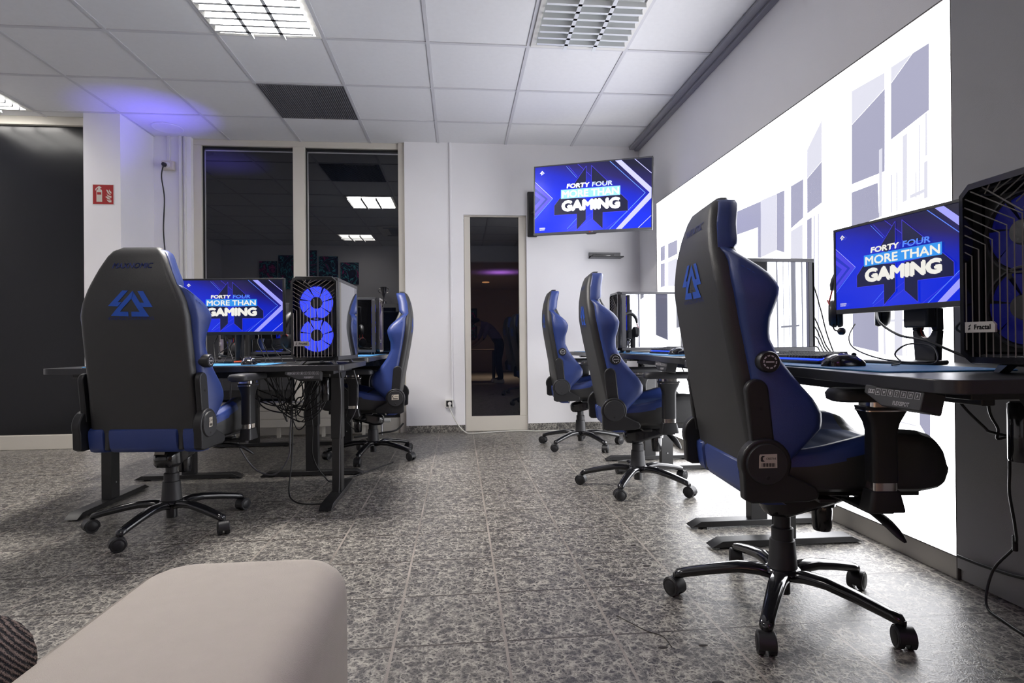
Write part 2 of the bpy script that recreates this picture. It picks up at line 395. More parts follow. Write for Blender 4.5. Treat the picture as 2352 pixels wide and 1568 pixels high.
ceiling_light(-2, -1, 'bright louvre ceiling light above the left desks, the largest lit one', True, 175)
ceiling_light(1, -1, 'switched-off louvre ceiling light with clear slats, above the aisle', False)
ceiling_light(-6, 1, 'lit louvre ceiling light cut off by the left edge, above the dark panel', True, 24)
ceiling_light(-3, -5, 'lit ceiling light behind the viewer, seen only in the window reflection', True, 20, ncross=1)
# vent
x0, y0 = CX0 - 2 * TC + bw, CY0 + TC + bw; s = TC - 2 * bw
v = empty('ceiling_vent', (x0 + s / 2, y0 + s / 2, ZC), label='dark square grille in the ceiling in front of the double window', cat='vent')
h = s / 2
m = MB(); m.box(-h, h, -h, h, -.002, -.0006); m.build('backing', mat('vent_dark', (.03, .03, .035), .7), v, smooth=False)
m = MB(); n = 40
for k in range(n + 1):
    x = -h + s * k / n; m.box(x - .0022, x + .0022, -h, h, -.014, -.002)
for k in range(n + 1):
    y = -h + s * k / n; m.box(-h, h, y - .0012, y + .0012, -.012, -.002)
m.build('grid', mat('vent_grid', (.16, .16, .18), .5), v, smooth=False)
m = MB(); m.box(-.05, .28, h - .002, h + .012, -.012, -.007); m.build('clip_rail', M_white, v)
# round speaker and the cassette
sp = empty('ceiling_speaker', (-2.66, 5.50, ZC), label='round white ceiling speaker near the column', cat='speaker')
m = MB(); m.lathe([(.13, 0), (.135, -.004), (.125, -.009), (.118, -.006), (.0001, -.007)], n=40); m.build('rim', M_ceil, sp)
ac = empty('ceiling_cassette', (-.95, 1.45, ZC), label='white ceiling air unit behind the viewer, seen in the window reflection', cat='air conditioner')
m = MB(); m.box(-.42, .42, -.42, .42, -.03, -.001); m.build('panel', M_white, ac, bevel=.01)
m = MB(); m.box(-.25, .25, -.25, .25, -.034, -.0305); m.box(-.33, .33, -.37, -.31, -.034, -.0305); m.box(-.33, .33, .31, .37, -.034, -.0305); m.build('grille', M_trimgrey, ac)

# ------------------------------------------------------------ backlit wall picture
LB = []
W1, G1, G2 = 'W', 'G1', 'G2'
SHAPES = [
('G1',[(2.468,1.88),(2.261,1.956),(2.267,1.605),(2.473,1.606)]),('G1',[(2.227,1.962),(2.11,2.031),(2.031,2.03),(2.035,1.772),(2.231,1.726)]),
('G1',[(2.474,1.569),(2.308,1.568),(2.303,1.415),(2.476,1.405)]),('G1',[(2.809,1.73),(2.687,1.782),(2.69,1.576),(2.812,1.548)]),
('G1',[(2.955,1.731),(2.841,1.739),(2.845,1.535),(2.959,1.499)]),('G1',[(3.095,1.727),(3.015,1.727),(3.022,1.378),(3.102,1.405)]),
('G1',[(3.634,1.735),(3.266,1.727),(3.269,1.576),(3.62,1.582)]),('G1',[(3.303,1.583),(3.269,1.576),(3.273,1.388),(3.307,1.394)]),
('G1',[(4.981,1.738),(4.868,1.741),(4.872,1.609),(4.984,1.614)]),('G1',[(4.796,1.739),(4.58,1.736),(4.583,1.618),(4.799,1.609)]),
('G1',[(4.985,1.591),(4.873,1.582),(4.879,1.377),(4.991,1.377)]),('G1',[(2.813,1.515),(2.773,1.522),(2.785,0.835),(2.825,0.835)]),
('G2',[(2.466,2.036),(2.26,2.025),(2.261,1.956),(2.468,1.88)]),('G2',[(2.226,2.03),(2.11,2.031),(2.227,1.962)]),
('G2',[(2.806,1.879),(2.683,1.988),(2.687,1.782),(2.809,1.73)]),('G2',[(3.265,1.731),(3.095,1.727),(3.102,1.405),(3.273,1.388)]),
('G2',[(2.959,1.485),(2.85,1.503),(2.853,1.312),(2.963,1.328)]),('G2',[(4.8,1.581),(4.584,1.587),(4.59,1.348),(4.806,1.37)]),
('G2',[(2.76,1.523),(2.744,1.525),(2.756,0.835),(2.773,0.835)]),('G2',[(2.723,1.526),(2.711,1.528),(2.724,0.836),(2.736,0.835)]),
('G2',[(2.303,1.415),(2.298,1.707),(2.279,1.709),(2.284,1.416)]),('G2',[(2.166,1.718),(2.142,1.723),(2.147,1.451),(2.17,1.447)]),
('G2',[(2.131,1.468),(2.047,1.475),(2.047,1.461),(2.131,1.453)]),('G2',[(2.084,1.733),(2.077,1.734),(2.081,1.455),(2.089,1.452)]),
('G2',[(2.052,1.765),(2.043,1.767),(2.045,1.601),(2.055,1.6)]),('G2',[(2.061,1.577),(2.043,1.581),(2.045,1.436),(2.063,1.435)]),
('G2',[(2.104,1.551),(2.097,1.552),(2.098,1.449),(2.106,1.451)]),('G2',[(2.232,1.578),(2.222,1.579),(2.225,1.419),(2.234,1.419)]),
('G2',[(2.202,1.58),(2.195,1.58),(2.197,1.418),(2.204,1.417)]),('G1',[(2.473,1.39),(2.31,1.40),(2.313,0.831),(2.476,0.857)]),
('G2',[(2.281,1.40),(2.269,1.40),(2.272,0.819),(2.284,0.822)]),('G2',[(2.22,1.40),(2.175,1.40),(2.179,0.817),(2.223,0.82)]),
('G2',[(2.158,1.40),(2.153,1.40),(2.156,0.818),(2.161,0.818)]),('G2',[(2.103,1.40),(2.097,1.40),(2.1,0.816),(2.106,0.816)]),
('G2',[(2.251,0.971),(2.075,0.968),(2.075,0.957),(2.251,0.961)]),('G2',[(2.045,1.40),(2.03,1.40),(2.035,0.802),(2.05,0.813)]),
('G1',[(2.096,0.615),(2.044,0.638),(2.046,0.487),(2.097,0.548)]),('G2',[(2.265,0.55),(2.115,0.542),(2.115,0.537),(2.265,0.545)]),
('G1',[(3.60,1.37),(3.30,1.37),(3.30,.95),(3.60,.90)]),('G2',[(4.30,1.60),(3.80,1.62),(3.80,1.0),(4.30,1.05)]),('W',[(4.2,1.58),(3.9,1.59),(3.9,1.1),(4.2,1.12)]),
]
lb = empty('light_box', (0, 0, 0), label='huge backlit wall picture of white windows along the right wall', cat='light box')
LX, LY0, LY1, LZ0, LZ1 = 1.82, 1.935, 5.07, .085, 2.155
m = MB(); m.box(LX, XR - .001, LY0, LY1, LZ0, LZ1); m.build('print', emi('backlit_white', (.97, .97, 1.), 6.8), lb, smooth=False)
m = MB()
for k, (c, p) in enumerate(SHAPES):
    dz = .0009 + .00004 * k
    m.poly([(LX - dz, y, z) for y, z in p], {'G1': 0, 'G2': 1, 'W': 2}[c])
m.build('print_detail', [emi('backlit_mauve', (.40, .40, .54), 1.), emi('backlit_pale_mauve', (.76, .76, .86), 1.), emi('backlit_white', (1, 1, 1), 2.6)], lb, smooth=False)
m = MB(); e = .006
m.box(LX - .003, XR - .001, LY0 - e, LY0, 0.0, LZ1 + e); m.box(LX - .003, XR - .001, LY0, LY1, LZ1, LZ1 + e); m.box(LX - .003, XR - .001, LY1, LY1 + e, 0.0, LZ1 + e); m.box(LX - .003, XR - .001, LY0, LY1, LZ0 - .004, LZ0)
m.build('frame', mat('frame_alu_dark', (.10, .09, .09), .4, .5), lb, smooth=False)
m = MB(); m.box(LX - .002, XR - .001, LY0, LY1, 0, LZ0 - .004); m.build('plinth', mat('plinth_grey', (.42, .40, .37), .45, .3), lb, bevel=.001)

# ------------------------------------------------------------ things on the walls
sg = empty('fire_extinguisher_sign', (-3.04, 5.19, 2.20), label='small square red fire extinguisher sign on the column', cat='sign')
S = .083
m = MB(); m.box(-S - .005, S + .005, -.0025, -.0005, -S - .005, S + .003); m.build('plate', M_white, sg)
def sgn(p): return [((x - 1000) / 475. * S, -.0036, (790 - y) / 455. * S) for x, y in p]
m = MB(); m.box(-S, S, -.0032, -.0026, -S, S, 0)
m.poly(sgn([(690, 1140), (690, 620), (720, 575), (775, 545), (765, 490), (700, 545), (672, 605), (635, 605), (645, 540), (690, 480), (745, 435), (785, 405), (855, 405), (880, 440), (925, 450), (920, 490), (870, 500), (868, 540), (930, 575), (955, 620), (955, 1140)]), 1)
m.T = Matrix.Translation((0, -.0006, 0)); m.poly(sgn([(722, 690), (915, 690), (915, 800), (722, 800)]), 0); m.T = None
for p in ([(1140, 560), (1210, 580), (1250, 640), (1290, 740), (1370, 800), (1300, 800), (1220, 740), (1180, 660)], [(1285, 540), (1310, 600), (1385, 670), (1385, 750), (1320, 720), (1270, 640)],
          [(1155, 730), (1200, 800), (1290, 850), (1385, 870), (1380, 960), (1290, 930), (1200, 860)], [(1090, 905), (1150, 880), (1210, 890), (1270, 950), (1370, 1015), (1290, 1035), (1210, 1010), (1160, 950)],
          [(1155, 1015), (1220, 1060), (1385, 1060), (1385, 1155), (1280, 1160), (1210, 1110)]):
    m.poly(sgn(p), 1)
m.build('pictogram', [mat('sign_red', (.30, .004, .006), .45), mat('sign_cream', (.55, .52, .46), .5)], sg, smooth=False)

so = empty('wall_socket', (-2.755, YB, 2.615), label='ivory wall socket high beside the column with a black plug in it', cat='socket')
m = MB(); m.box(-.055, .055, -.045, -.0005, -.045, .045); m.build('box', M_ivory, so, bevel=.006)
m = MB(); m.rod((0, -.0452, 0), (0, -.052, 0), .027, n=24); m.build('face', M_white, so)
pg = empty('power_plug', (-2.775, YB - .053, 2.615), label='black round plug in the high ivory wall socket', cat='plug')
m = MB(); m.rod((0, 0, 0), (0, -.03, 0), .022, .017, n=20); m.build('body', M_black, pg, bevel=.003)
def cable(pts, r=.004, mt=None, label='', group=None, name='cable', n=8):
    m = MB(); m.tube(smooth_path(pts, 7), r, n); return tag(m.build(name, mt or M_cable, ang=80), label, 'cable', group)
cable([(-2.775, YB - .075, 2.60), (-2.80, YB - .06, 2.50), (-2.79, YB - .03, 2.30), (-2.80, YB - .03, 2.0), (-2.785, YB - .03, 1.7), (-2.80, YB - .03, 1.4), (-2.80, YB - .03, .5)], .006, label='black cable hanging from the high wall socket')

so = empty('wall_socket', (-.104, YB, .292), label='white and black wall socket low on the wall under the conduit', cat='socket')
m = MB(); m.box(-.042, .042, -.045, -.0005, -.042, .042); m.build('box', M_white, so, bevel=.005)
m = MB(); m.box(-.030, .030, -.0475, -.0452, -.030, .030); m.build('face', M_black, so, bevel=.001)
pg = empty('power_plug', (-.100, YB - .048, .292), label='white angled plug in the low wall socket', cat='plug')
m = MB(); m.rod((0, 0, 0), (0, -.035, 0), .019, .017, n=20); m.tube([(0, -.03, 0), (.002, -.03, -.03), (.004, -.03, -.05)], [.012, .010, .006], 12); m.build('body', M_white, pg, bevel=.002)
cable([(-.096, YB - .078, .245), (-.07, YB - .09, .18), (-.02, YB - .10, .09), (.05, YB - .13, .02), (.12, YB - .15, .007), (.4, YB - .07, .007), (.62, YB - .06, .008), (.8, YB - .10, .007), (1.2, YB - .09, .007), (1.6, YB - .2, .007)], .0055, M_wcable, 'white cable running along the floor below the narrow pane')
# ledge with a small device
sh = empty('wall_ledge', (1.50, YB, 1.775), label='small dark metal ledge on the wall below the television', cat='shelf')
m = MB(); m.box(-.165, .165, -.13, -.0005, -.028, -.022); m.box(-.165, .165, -.008, -.0005, -.028, .035); m.box(-.165, .165, -.13, -.126, -.028, -.018); m.build('plate', mat('ledge_grey', (.10, .10, .105), .4, .4), sh, bevel=.001)
dv = empty('media_player', (1.47, YB - .06, 1.7532), label='flat black media box on the small wall ledge', cat='media player')
m = MB(); m.box(-.12, .10, -.05, .045, 0, .022); m.build('body', M_black, dv, bevel=.003)
m = MB(); m.box(-.09, .06, -.0512, -.0502, .006, .016); m.build('front_strip', M_gloss, dv)
# floor connector + small wall mark
# ------------------------------------------------------------ screens
def screen_picture(w, h, parent, s=1., hot=False):
    """the title card shown on every screen: local x right, z up, facing -Y"""
    bg = MATS.get('screen_background%s' % hot)
    if not bg:
        bg = bpy.data.materials.new('screen_background'); bg.use_nodes = True; MATS['screen_background%s' % hot] = bg
        nt = bg.node_tree; b = nt.nodes['Principled BSDF']; b.inputs['Base Color'].default_value = (.004, .004, .008, 1); b.inputs['Roughness'].default_value = .18
        tc = nt.nodes.new('ShaderNodeTexCoord'); sp = nt.nodes.new('ShaderNodeSeparateXYZ'); nt.links.new(tc.outputs['Generated'], sp.inputs[0])
        u, v = sp.outputs[0], sp.outputs[2]
        d = node_math(nt, 'SUBTRACT', v, node_math(nt, 'MULTIPLY', node_math(nt, 'SUBTRACT', 1.0, u), .55))
        d = node_math(nt, 'ADD', d, .10)
        mr = nt.nodes.new('ShaderNodeValToRGB'); cr = mr.color_ramp; nt.links.new(d, mr.inputs[0])
        cr.elements[0].position = .18; cr.elements[0].color = (.004, .02, .62, 1); cr.elements[1].position = .95; cr.elements[1].color = (.004, .004, .018, 1)
        e2 = cr.elements.new(.50); e2.color = (.004, .012, .40, 1); e3 = cr.elements.new(.70); e3.color = (.012, .008, .10, 1)
        nt.links.new(mr.outputs[0], b.inputs['Emission Color']); b.inputs['Emission Strength'].default_value = 1.15 * s
    f = 1.35 if hot else 1.
    mats = [bg, emi('screen_pale_violet%s' % hot, (.36 * f, .36 * f, 1.), s), emi('screen_line%s' % hot, (.10 * f, .22 * f, 1.), s), emi('screen_violet%s' % hot, (.06, .05, .75), s), emi('screen_dark', (.004, .006, .05), 1.),
            emi('screen_box%s' % hot, ((.03, .30, .85) if not hot else (.28, .62, 1.)), s), emi('screen_white%s' % hot, ((.82, .80, .74) if not hot else (1., 1., 1.)), 1.05 * s), emi('screen_four%s' % hot, ((.10, .25, .95) if not hot else (.55, .65, 1.)), s), emi('screen_mid_blue', (.012, .03, .55), 1.)]
    m = MB(); lay = [0]
    def P(u, v): return ((u - .5) * w, -lay[0] * .00012, (.5 - v) * h)
    def pg(pts, mi): lay[0] += 1; m.poly([P(*p) for p in pts], mi)
    def line(a, b, t, mi):
        lay[0] += 1; dx, dy = (b[0] - a[0]) * w, (b[1] - a[1]) * h; L = math.hypot(dx, dy); nx, ny = -dy / L * t / 2 / w, dx / L * t / 2 / h
        m.poly([P(a[0] + nx, a[1] + ny), P(b[0] + nx, b[1] + ny), P(b[0] - nx, b[1] - ny), P(a[0] - nx, a[1] - ny)], mi)
    pg([(0, 0), (1, 0), (1, 1), (0, 1)], 0)
    k = w
    pg([(.0, .25), (.155, .49), (0, .76)], 8); pg([(0, .24), (.155, .49), (.0, .76), (0, .70), (.118, .49), (0, .31)], 3); pg([(0, .36), (.095, .49), (0, .66), (0, .58), (.05, .49), (0, .42)], 3)
    line((0, .22), (.16, .49), .004 * k, 1); line((.16, .49), (0, .78), .004 * k, 2)
    for a, b in (((.30, .02), (.38, .19)), ((.38, .0), (.62, .40)), ((.29, .99), (.62, .62)), ((.36, 1.), (.60, .72)), ((.62, 1.), (.88, .66))): line(a, b, .003 * k, 3)
    line((.28, .02), (.37, .20), .003 * k, 2); line((.29, .96), (.38, .80), .003 * k, 2)
    pg([(.70, 0), (.752, 0), (1.0, .43), (1.0, .50), (.985, .50)], 1)
    pg([(.985, .50), (1.0, .50), (1.0, .58), (.76, 1.0), (.71, 1.)], 1)
    line((.655, 0), (.95, .50), .0045 * k, 2); line((.95, .50), (.655, 1.), .0045 * k, 2)
    line((.862, 0), (1, .225), .005 * k, 1); line((.895, 1), (1, .83), .005 * k, 1)
    for pl in ([(.455, .04), (.455, .27), (.40, .38), (.335, .33)], [(.50, .04), (.50, .27), (.53, .33), (.65, .31)]):
        pg(pl, 4)
        for i in range(len(pl)): line(pl[i], pl[(i + 1) % len(pl)], .0028 * k, 3)
    for pl in ([(.225, .49), (.175, .60), (.175, .745), (.375, .745), (.375, .985), (.455, .84), (.455, .52), (.30, .49)], [(.515, .52), (.515, .84), (.60, .985), (.60, .745), (.81, .745), (.81, .60), (.75, .49)]):
        pg(pl, 4)
        for i in range(len(pl)): line(pl[i], pl[(i + 1) % len(pl)], .0028 * k, 3)
    def tx(s_, u0, u1, v0, v1, mi, bold, shear=0., sp=1.):
        lay[0] += 1; put_text(m, s_, lambda a, b: P(u0 + (u1 - u0) * a, v1 + (v0 - v1) * b), mi, bold, shear, sp)
    pg([(.235, .37), (.745, .37), (.745, .505), (.235, .505)], 5)
    tx('FORTY', .285, .485, .285, .355, 6, .05, .08); tx('FOUR', .505, .68, .285, .355, 7, .03, .08)
    tx('MORE THAN', .245, .735, .388, .492, 6, .03); tx('GAMING', .24, .745, .53, .70, 6, .075)
    pg([(.045, .10), (.066, .06), (.087, .10), (.078, .10), (.066, .08), (.056, .10)], 6); pg([(.058, .102), (.064, .09), (.064, .125), (.058, .125)], 6); pg([(.068, .09), (.074, .102), (.074, .12), (.068, .12)], 6)
    tx('DRESDEN', .045, .095, .925, .942, 6, .02); tx('SAXONY', .045, .092, .948, .965, 6, .02)
    return m.build('screen', mats, parent, smooth=False)

# television, tilted on its bracket
tv = empty('television', label='large wall television tilted above the narrow pane', cat='television')
c0, c1, c2, c3 = Vector((.690, 5.233, 2.524)), Vector((1.691, 4.798, 2.503)), Vector((.716, 5.233, 1.884)), Vector((1.689, 4.801, 1.863))
cc = (c0 + c1 + c2 + c3) / 4; ux = (c1 + c3 - c0 - c2).normalized(); uz = (c0 + c1 - c2 - c3); uz = (uz - ux * uz.dot(ux)).normalized(); uy = uz.cross(ux)
tw, th = ((c1 - c0).length + (c3 - c2).length) / 2, ((c0 - c2).length + (c1 - c3).length) / 2
tv.matrix_world = Matrix.Translation(cc) @ Matrix((ux, uy, uz)).transposed().to_4x4()
m = MB(); m.box(-tw / 2, tw / 2, .0, .035, -th / 2, th / 2); m.build('housing', M_blk2, tv, bevel=.006)
m = MB(); bz = .012
m.box(-tw / 2, tw / 2, -.004, .004, th / 2 - bz, th / 2); m.box(-tw / 2, tw / 2, -.004, .004, -th / 2, -th / 2 + .022); m.box(-tw / 2, -tw / 2 + bz, -.004, .004, -th / 2 + .022, th / 2 - bz); m.box(tw / 2 - bz, tw / 2, -.004, .004, -th / 2 + .022, th / 2 - bz)
m.build('bezel', mat('tv_bezel_grey', (.10, .10, .11), .3, .4), tv, bevel=.003)

s_ = screen_picture(tw - 2 * bz, th - bz - .022, tv, 1.5, True); s_.location = (0, -.0005, .005)
m = MB(); m.rod((-.012, -.0045, -th / 2 + .011), (-.012, -.0055, -th / 2 + .011), .006, n=16, mi=0); put_text(m, 'LG', lambda a, b: (.0 + a * .018, -.0052, -th / 2 + .006 + b * .010), 1, .03); m.build('badge', [mat('badge_red', (.5, .02, .02), .4), M_print], tv)
m = MB(); m.prism([(-.05, -.004), (.05, -.004), (.035, -.012), (-.035, -.012)], 0, .02, 'y'); m.T = None
b_ = m.build('sensor_lip', M_blk2, tv); b_.location = (0, 0, -th / 2 + .002)
m = MB(); m.box(-tw / 2 + .08, -tw / 2 + .15, .04, .06, -.24, .18); m.box(-tw / 2 + .38, -tw / 2 + .46, .04, .06, -.24, .18); m.box(-tw / 2 + .1, -tw / 2 + .46, .05, .075, -.12, -.07); m.box(-tw / 2 + .1, -tw / 2 + .46, .05, .075, .06, .11)
m.build('bracket', M_steel, tv, bevel=.008)
m = MB(); m.T = tv.matrix_world.inverted() @ Matrix.Translation((.95, YB, 2.2)); m.box(-.25, -.15, -.03, -.0005, -.24, .22); m.build('wall_plate', M_steel, tv, bevel=.012)
m = MB(); m.T = tv.matrix_world.inverted() @ Matrix.Translation((.95, YB, 2.2)); m.tube([(-.2, -.03, 0), (.0, -.30, 0), (.10, -.51, .0)], .018, 10); m.build('swivel_arm', M_steel, tv)

# ------------------------------------------------------------ gaming chair
YBASE = lerp_table([(.42, -.200), (.55, -.217), (.75, -.247), (.95, -.278), (1.08, -.294), (1.18, -.293), (1.26, -.280), (1.34, -.256), (1.36, -.246)])
SHEAR = [0.]
def YBK(z): return YBASE(z) - max(0, z - .5) * SHEAR[0]
HW = lerp_table([(.42, .258), (.50, .250), (.7, .243), (.9, .24), (1.04, .238), (1.10, .226), (1.157, .204), (1.24, .165), (1.31, .132), (1.335, .115), (1.352, .085)])
WD = lerp_table([(.48, .10), (.51, .12), (.56, .155), (.60, .205), (.64, .248), (.68, .260), (.72, .248), (.78, .208), (.84, .175), (.90, .158), (.96, .168), (1.01, .192), (1.045, .205), (1.075, .198), (1.10, .170), (1.13, .125), (1.155, .085), (1.175, .062)])
FLARE = lerp_table([(.5, 0), (.66, .012), (.80, .004), (.92, 0), (1.04, .020), (1.10, .014), (1.17, .0)])
def rrect(hw, y0, y1, r, n=5, hw2=None):
    """rounded rectangle in xy, counter-clockwise, front half-width may differ"""
    h2 = hw if hw2 is None else hw2; out = []
    for cx, cy, a in ((hw - r, y0 + r, -90), (h2 - r, y1 - r, 0), (-h2 + r, y1 - r, 90), (-hw + r, y0 + r, 180)):
        for k in range(n + 1): t = R(a + 90 * k / n); out.append((cx + r * math.cos(t), cy + r * math.sin(t)))
    return out
def back_y(x, z): return YBK(z)
def make_chair(loc, rz, base_deg, label, lift=0., fwd=0., shear=0.03):
    logo = True; SHEAR[0] = shear
    c = empty('gaming_chair', loc, rz, label=label, cat='chair', group='blue and black gaming chairs')
    # backrest core
    m = MB(); rings = []
    zs = [.44 + .03 * i for i in range(30)] + [1.335, 1.348, 1.355]
    for z in zs:
        hw, y = HW(z), YBK(z); t = .10 if z < 1.12 else max(.062, .10 - (z - 1.12) * .35)
        if z > 1.33: t -= (z - 1.33) * 1.1
        y += max(0, z - 1.33) * .9
        rings.append([(x, yy, z) for x, yy in rrect(hw, y, y + t, min(.028, t * .4, hw * .4))])
    m.loft(rings); m.build('backrest', M_leather, c, ang=60)
    # wings
    for s in (1, -1):
        m = MB(); rings = []
        for i in range(33):
            z = .49 + (1.178 - .49) * i / 32
            e = min(1, (z - .47) / .05, (1.20 - z) / .05); r = .036 * max(.3, e)
            x = HW(z) - .012 + FLARE(z) * .4; y0 = YBK(z) + min(.062, WD(z) - .03); y1 = YBK(z) + WD(z) - (.034 if z < 1.07 else max(.0, .034 - (z - 1.07) * .35)); ring = []
            xf = HW(z) - .012 + FLARE(z)
            for k in range(7): t = R(180 + 180 * k / 6); ring.append((x + r * math.cos(t), y0 + .6 * r * math.sin(t), z))
            for k in range(7): t = R(0 + 180 * k / 6); ring.append((xf + r * math.cos(t), y1 - r + r * math.sin(t), z))
            rings.append([(s * p[0], p[1], p[2]) for p in ring])
        m.loft(rings); w = m.build('side_wing', M_blue, c, ang=60)
        # stitching line along the front edge of the wing
        m = MB(); pts = []
        for i in range(60):
            z = .52 + .60 * i / 59; pts.append((s * (HW(z) - .012 + FLARE(z) * .85 + .0345), YBK(z) + WD(z) - .081, z))
        for i in range(0, 59): 
            a, b = Vector(pts[i]), Vector(pts[i + 1]); m.tube([a, a + (b - a) * .6], .0012, 4)
        m.build('stitching', M_thread, w, smooth=False)
        m = MB(); rings = []   # head bolster
        for i in range(14):
            z = 1.178 + (1.343 - 1.178) * i / 13
            e = min(1, .45 + (z - 1.178) / .03, .35 + (1.355 - z) / .025); x = HW(z); y = YBK(z)
            rings.append([(s * p[0], p[1], z) for p in [(x - .03, y + .022), (x + .001, y + .021), (x + .005 * e, y + .028), (x + .008 * e, y + .05), (x + .003, y + .078 * (.75 + .25 * e)), (x - .02, y + .090 * (.75 + .25 * e)), (x - .05, y + .086 * (.75 + .25 * e)), (x - .055, y + .05)]])
        m.loft(rings); m.build('head_bolster', M_blue, c, ang=60)
    # front insert of the backrest
    m = MB(); rings = []
    for i in range(18):
        z = .56 + .74 * i / 17; y = YBK(z) + (.10 if z < 1.12 else max(.05, .10 - (z - 1.12) * .45)); w = HW(z) - .075
        rings.append([(x, yy, z) for x, yy in rrect(max(w, .05), y - .01, y + .03, .012, 3)])
    m.loft(rings); m.build('back_cushion', M_leather, c, ang=60)
    # blue band below the back
    m = MB()
    for a, b in ((-.252, -.178), (-.158, .158), (.178, .252)):
        rings = []
        for z, o in ((.418, .02), (.425, .006), (.445, 0), (.50, 0), (.522, .004), (.53, .016)):
            y = YBK(z) - .012 + o
            rings.append([(x, yy, z) for x, yy in [(a + .006 + o * .3, y), (b - .006 - o * .3, y), (b, y + .012), (b, y + .07), (a, y + .07), (a, y + .012)]])
        m.loft(rings)
    m.build('lumbar_band', M_blue, c, ang=50)
    for s in (1, -1): m = MB(); m.box(min(s * .156, s * .18), max(s * .156, s * .18), -.212, -.16, .43, .528); m.build('pleat', M_leather, c, bevel=.006)
    # seat cushion
    m = MB(); rings = []
    Zc = lerp_table([(-.20, .545), (0, .555), (.2, .575), (.30, .570), (.35, .548), (.372, .520)])
    Bo = lerp_table([(-.20, .018), (-.05, .022), (.08, .042), (.18, .060), (.26, .058), (.31, .044), (.345, .018), (.372, .0)])
    Zb = lerp_table([(-.20, .45), (.27, .455), (.32, .462), (.35, .478), (.372, .50)])
    Hs = lerp_table([(-.20, .236), (0, .262), (.26, .273), (.33, .262), (.36, .235), (.372, .21)])
    ys = [-.17 + .012 * i for i in range(42)] + [.335, .345, .354, .361, .367, .372]
    for y in ys:
        zc, bo, zb, hs = Zc(y), Bo(y), Zb(y), Hs(y); zt = zc + bo; rim = .02
        half = [(0, zb), (hs - rim, zb), (hs - .004, zb + rim * .6), (hs, zb + .3 * (zt - zb)), (hs + .002, zb + .55 * (zt - zb)), (hs, zt - .035), (hs - .008, zt - .012), (hs - .03, zt), (hs - .055, zt - .004), (hs - .085, zc + bo * .35), (hs - .12, zc), (.06, zc - .004), (0, zc - .004)]
        fine = []
        for p, q in zip(half, half[1:]):
            for k in range(4): t = k / 4; fine.append((p[0] + (q[0] - p[0]) * t, p[1] + (q[1] - p[1]) * t))
        fine.append(half[-1])
        ring = fine + [(-x, z) for x, z in fine[-2:0:-1]]
        rings.append([(x, y, z + (.0035 * abs(math.sin(y * 38)) if abs(x) < hs - .13 and z > zc - .01 and y < .28 else 0)) for x, z in ring])
    m.loft(rings)
    for idx, f in enumerate(m.f):
        cx = sum(m.v[i][0] for i in f) / len(f); cy = sum(m.v[i][1] for i in f) / len(f); cz0 = sum(m.v[i][2] for i in f) / len(f)
        ax = abs(cx); hs = Hs(cy); mi = 0
        if ax > hs - .030:
            if cy < .13 and cz0 > Zc(cy) + Bo(cy) - .046: mi = 1
        elif cz0 > Zc(cy) - .012:
            if ax < hs - .118: mi = 2 if cy < .285 else 0
            elif ax < hs - .045 or cy < .10: mi = 1 if cy < .27 else 0
        m.m[idx] = mi
    m.build('seat', [M_leather, M_blue, M_bluefab], c, ang=60)
    m = MB(); m.box(-.20, .20, -.12, .30, .428, .452); m.box(-.24, .24, -.02, .03, .418, .43); m.box(-.24, .24, .12, .17, .418, .43)
    m.build('seat_frame', M_steel, c, bevel=.003)
    # hinge covers, recline bars, knob
    for s in (1, -1):
        def xr(a, b): return (a, b) if s > 0 else (-b, -a)
        x0, x1 = xr(.252, .290); pr = []
        for k in range(17): t = R(205 - 230 * k / 16); pr.append((-.195 + .072 * math.cos(t), .545 + .072 * math.sin(t)))
        pr += [(-.085, .492), (-.055, .478), (-.045, .46), (-.05, .443), (-.075, .436), (-.235, .432), (-.258, .442)]
        m = MB(); m.prism(pr, x0, x1, 'x'); hc = m.build('hinge_cover', M_black, c, bevel=.006, seg=3)
        m = MB(); xx = s * .290; m.rod((xx, -.195, .545), (xx + s * .007, -.195, .545), .060, .057, n=32); m.rod((xx + s * .006, -.195, .507), (xx + s * .0085, -.195, .507), .006, .005, n=12, mi=1)
        m.build('cap', [M_blk2, M_ink], hc, bevel=.001)
        x0, x1 = xr(.250, .276); pr = [(-.225, .56), (-.245, .74)] + [(-.213 + .033 * math.cos(R(180 - 22.5 * k)), .752 + .033 * math.sin(R(180 - 22.5 * k))) for k in range(9)] + [(-.16, .56)]
        m = MB(); m.prism(pr, x0, x1, 'x'); m.build('recline_bar', M_black, c, bevel=.006, seg=3)
        m = MB(); m.rod((s * .276, -.203, .70), (s * .2775, -.203, .70), .006, n=10); m.build('screw', M_rubber, c)
    m = MB(); m.lathe([(.020, 0), (.030, .006), (.031, .045), (.028, .050), (.0001, .0505)], n=24)
    kb = m.build('lumbar_knob', M_black, c, ang=45); kb.rotation_euler = (0, R(90), 0); kb.location = (.245, -.185, .835)
    m = MB()
    for k in range(10): t0, t1 = R(36 * k), R(36 * k + 24); m.add([(.016 * math.cos(t0), .016 * math.sin(t0), .0512), (.020 * math.cos(t0), .020 * math.sin(t0), .0512), (.020 * math.cos(t1), .020 * math.sin(t1), .0512), (.016 * math.cos(t1), .016 * math.sin(t1), .0512)], [(0, 1, 2, 3)])
    m.box(-.002, .002, -.012, .012, .0508, .0512); mk = m.build('mark', M_print, kb, smooth=False)
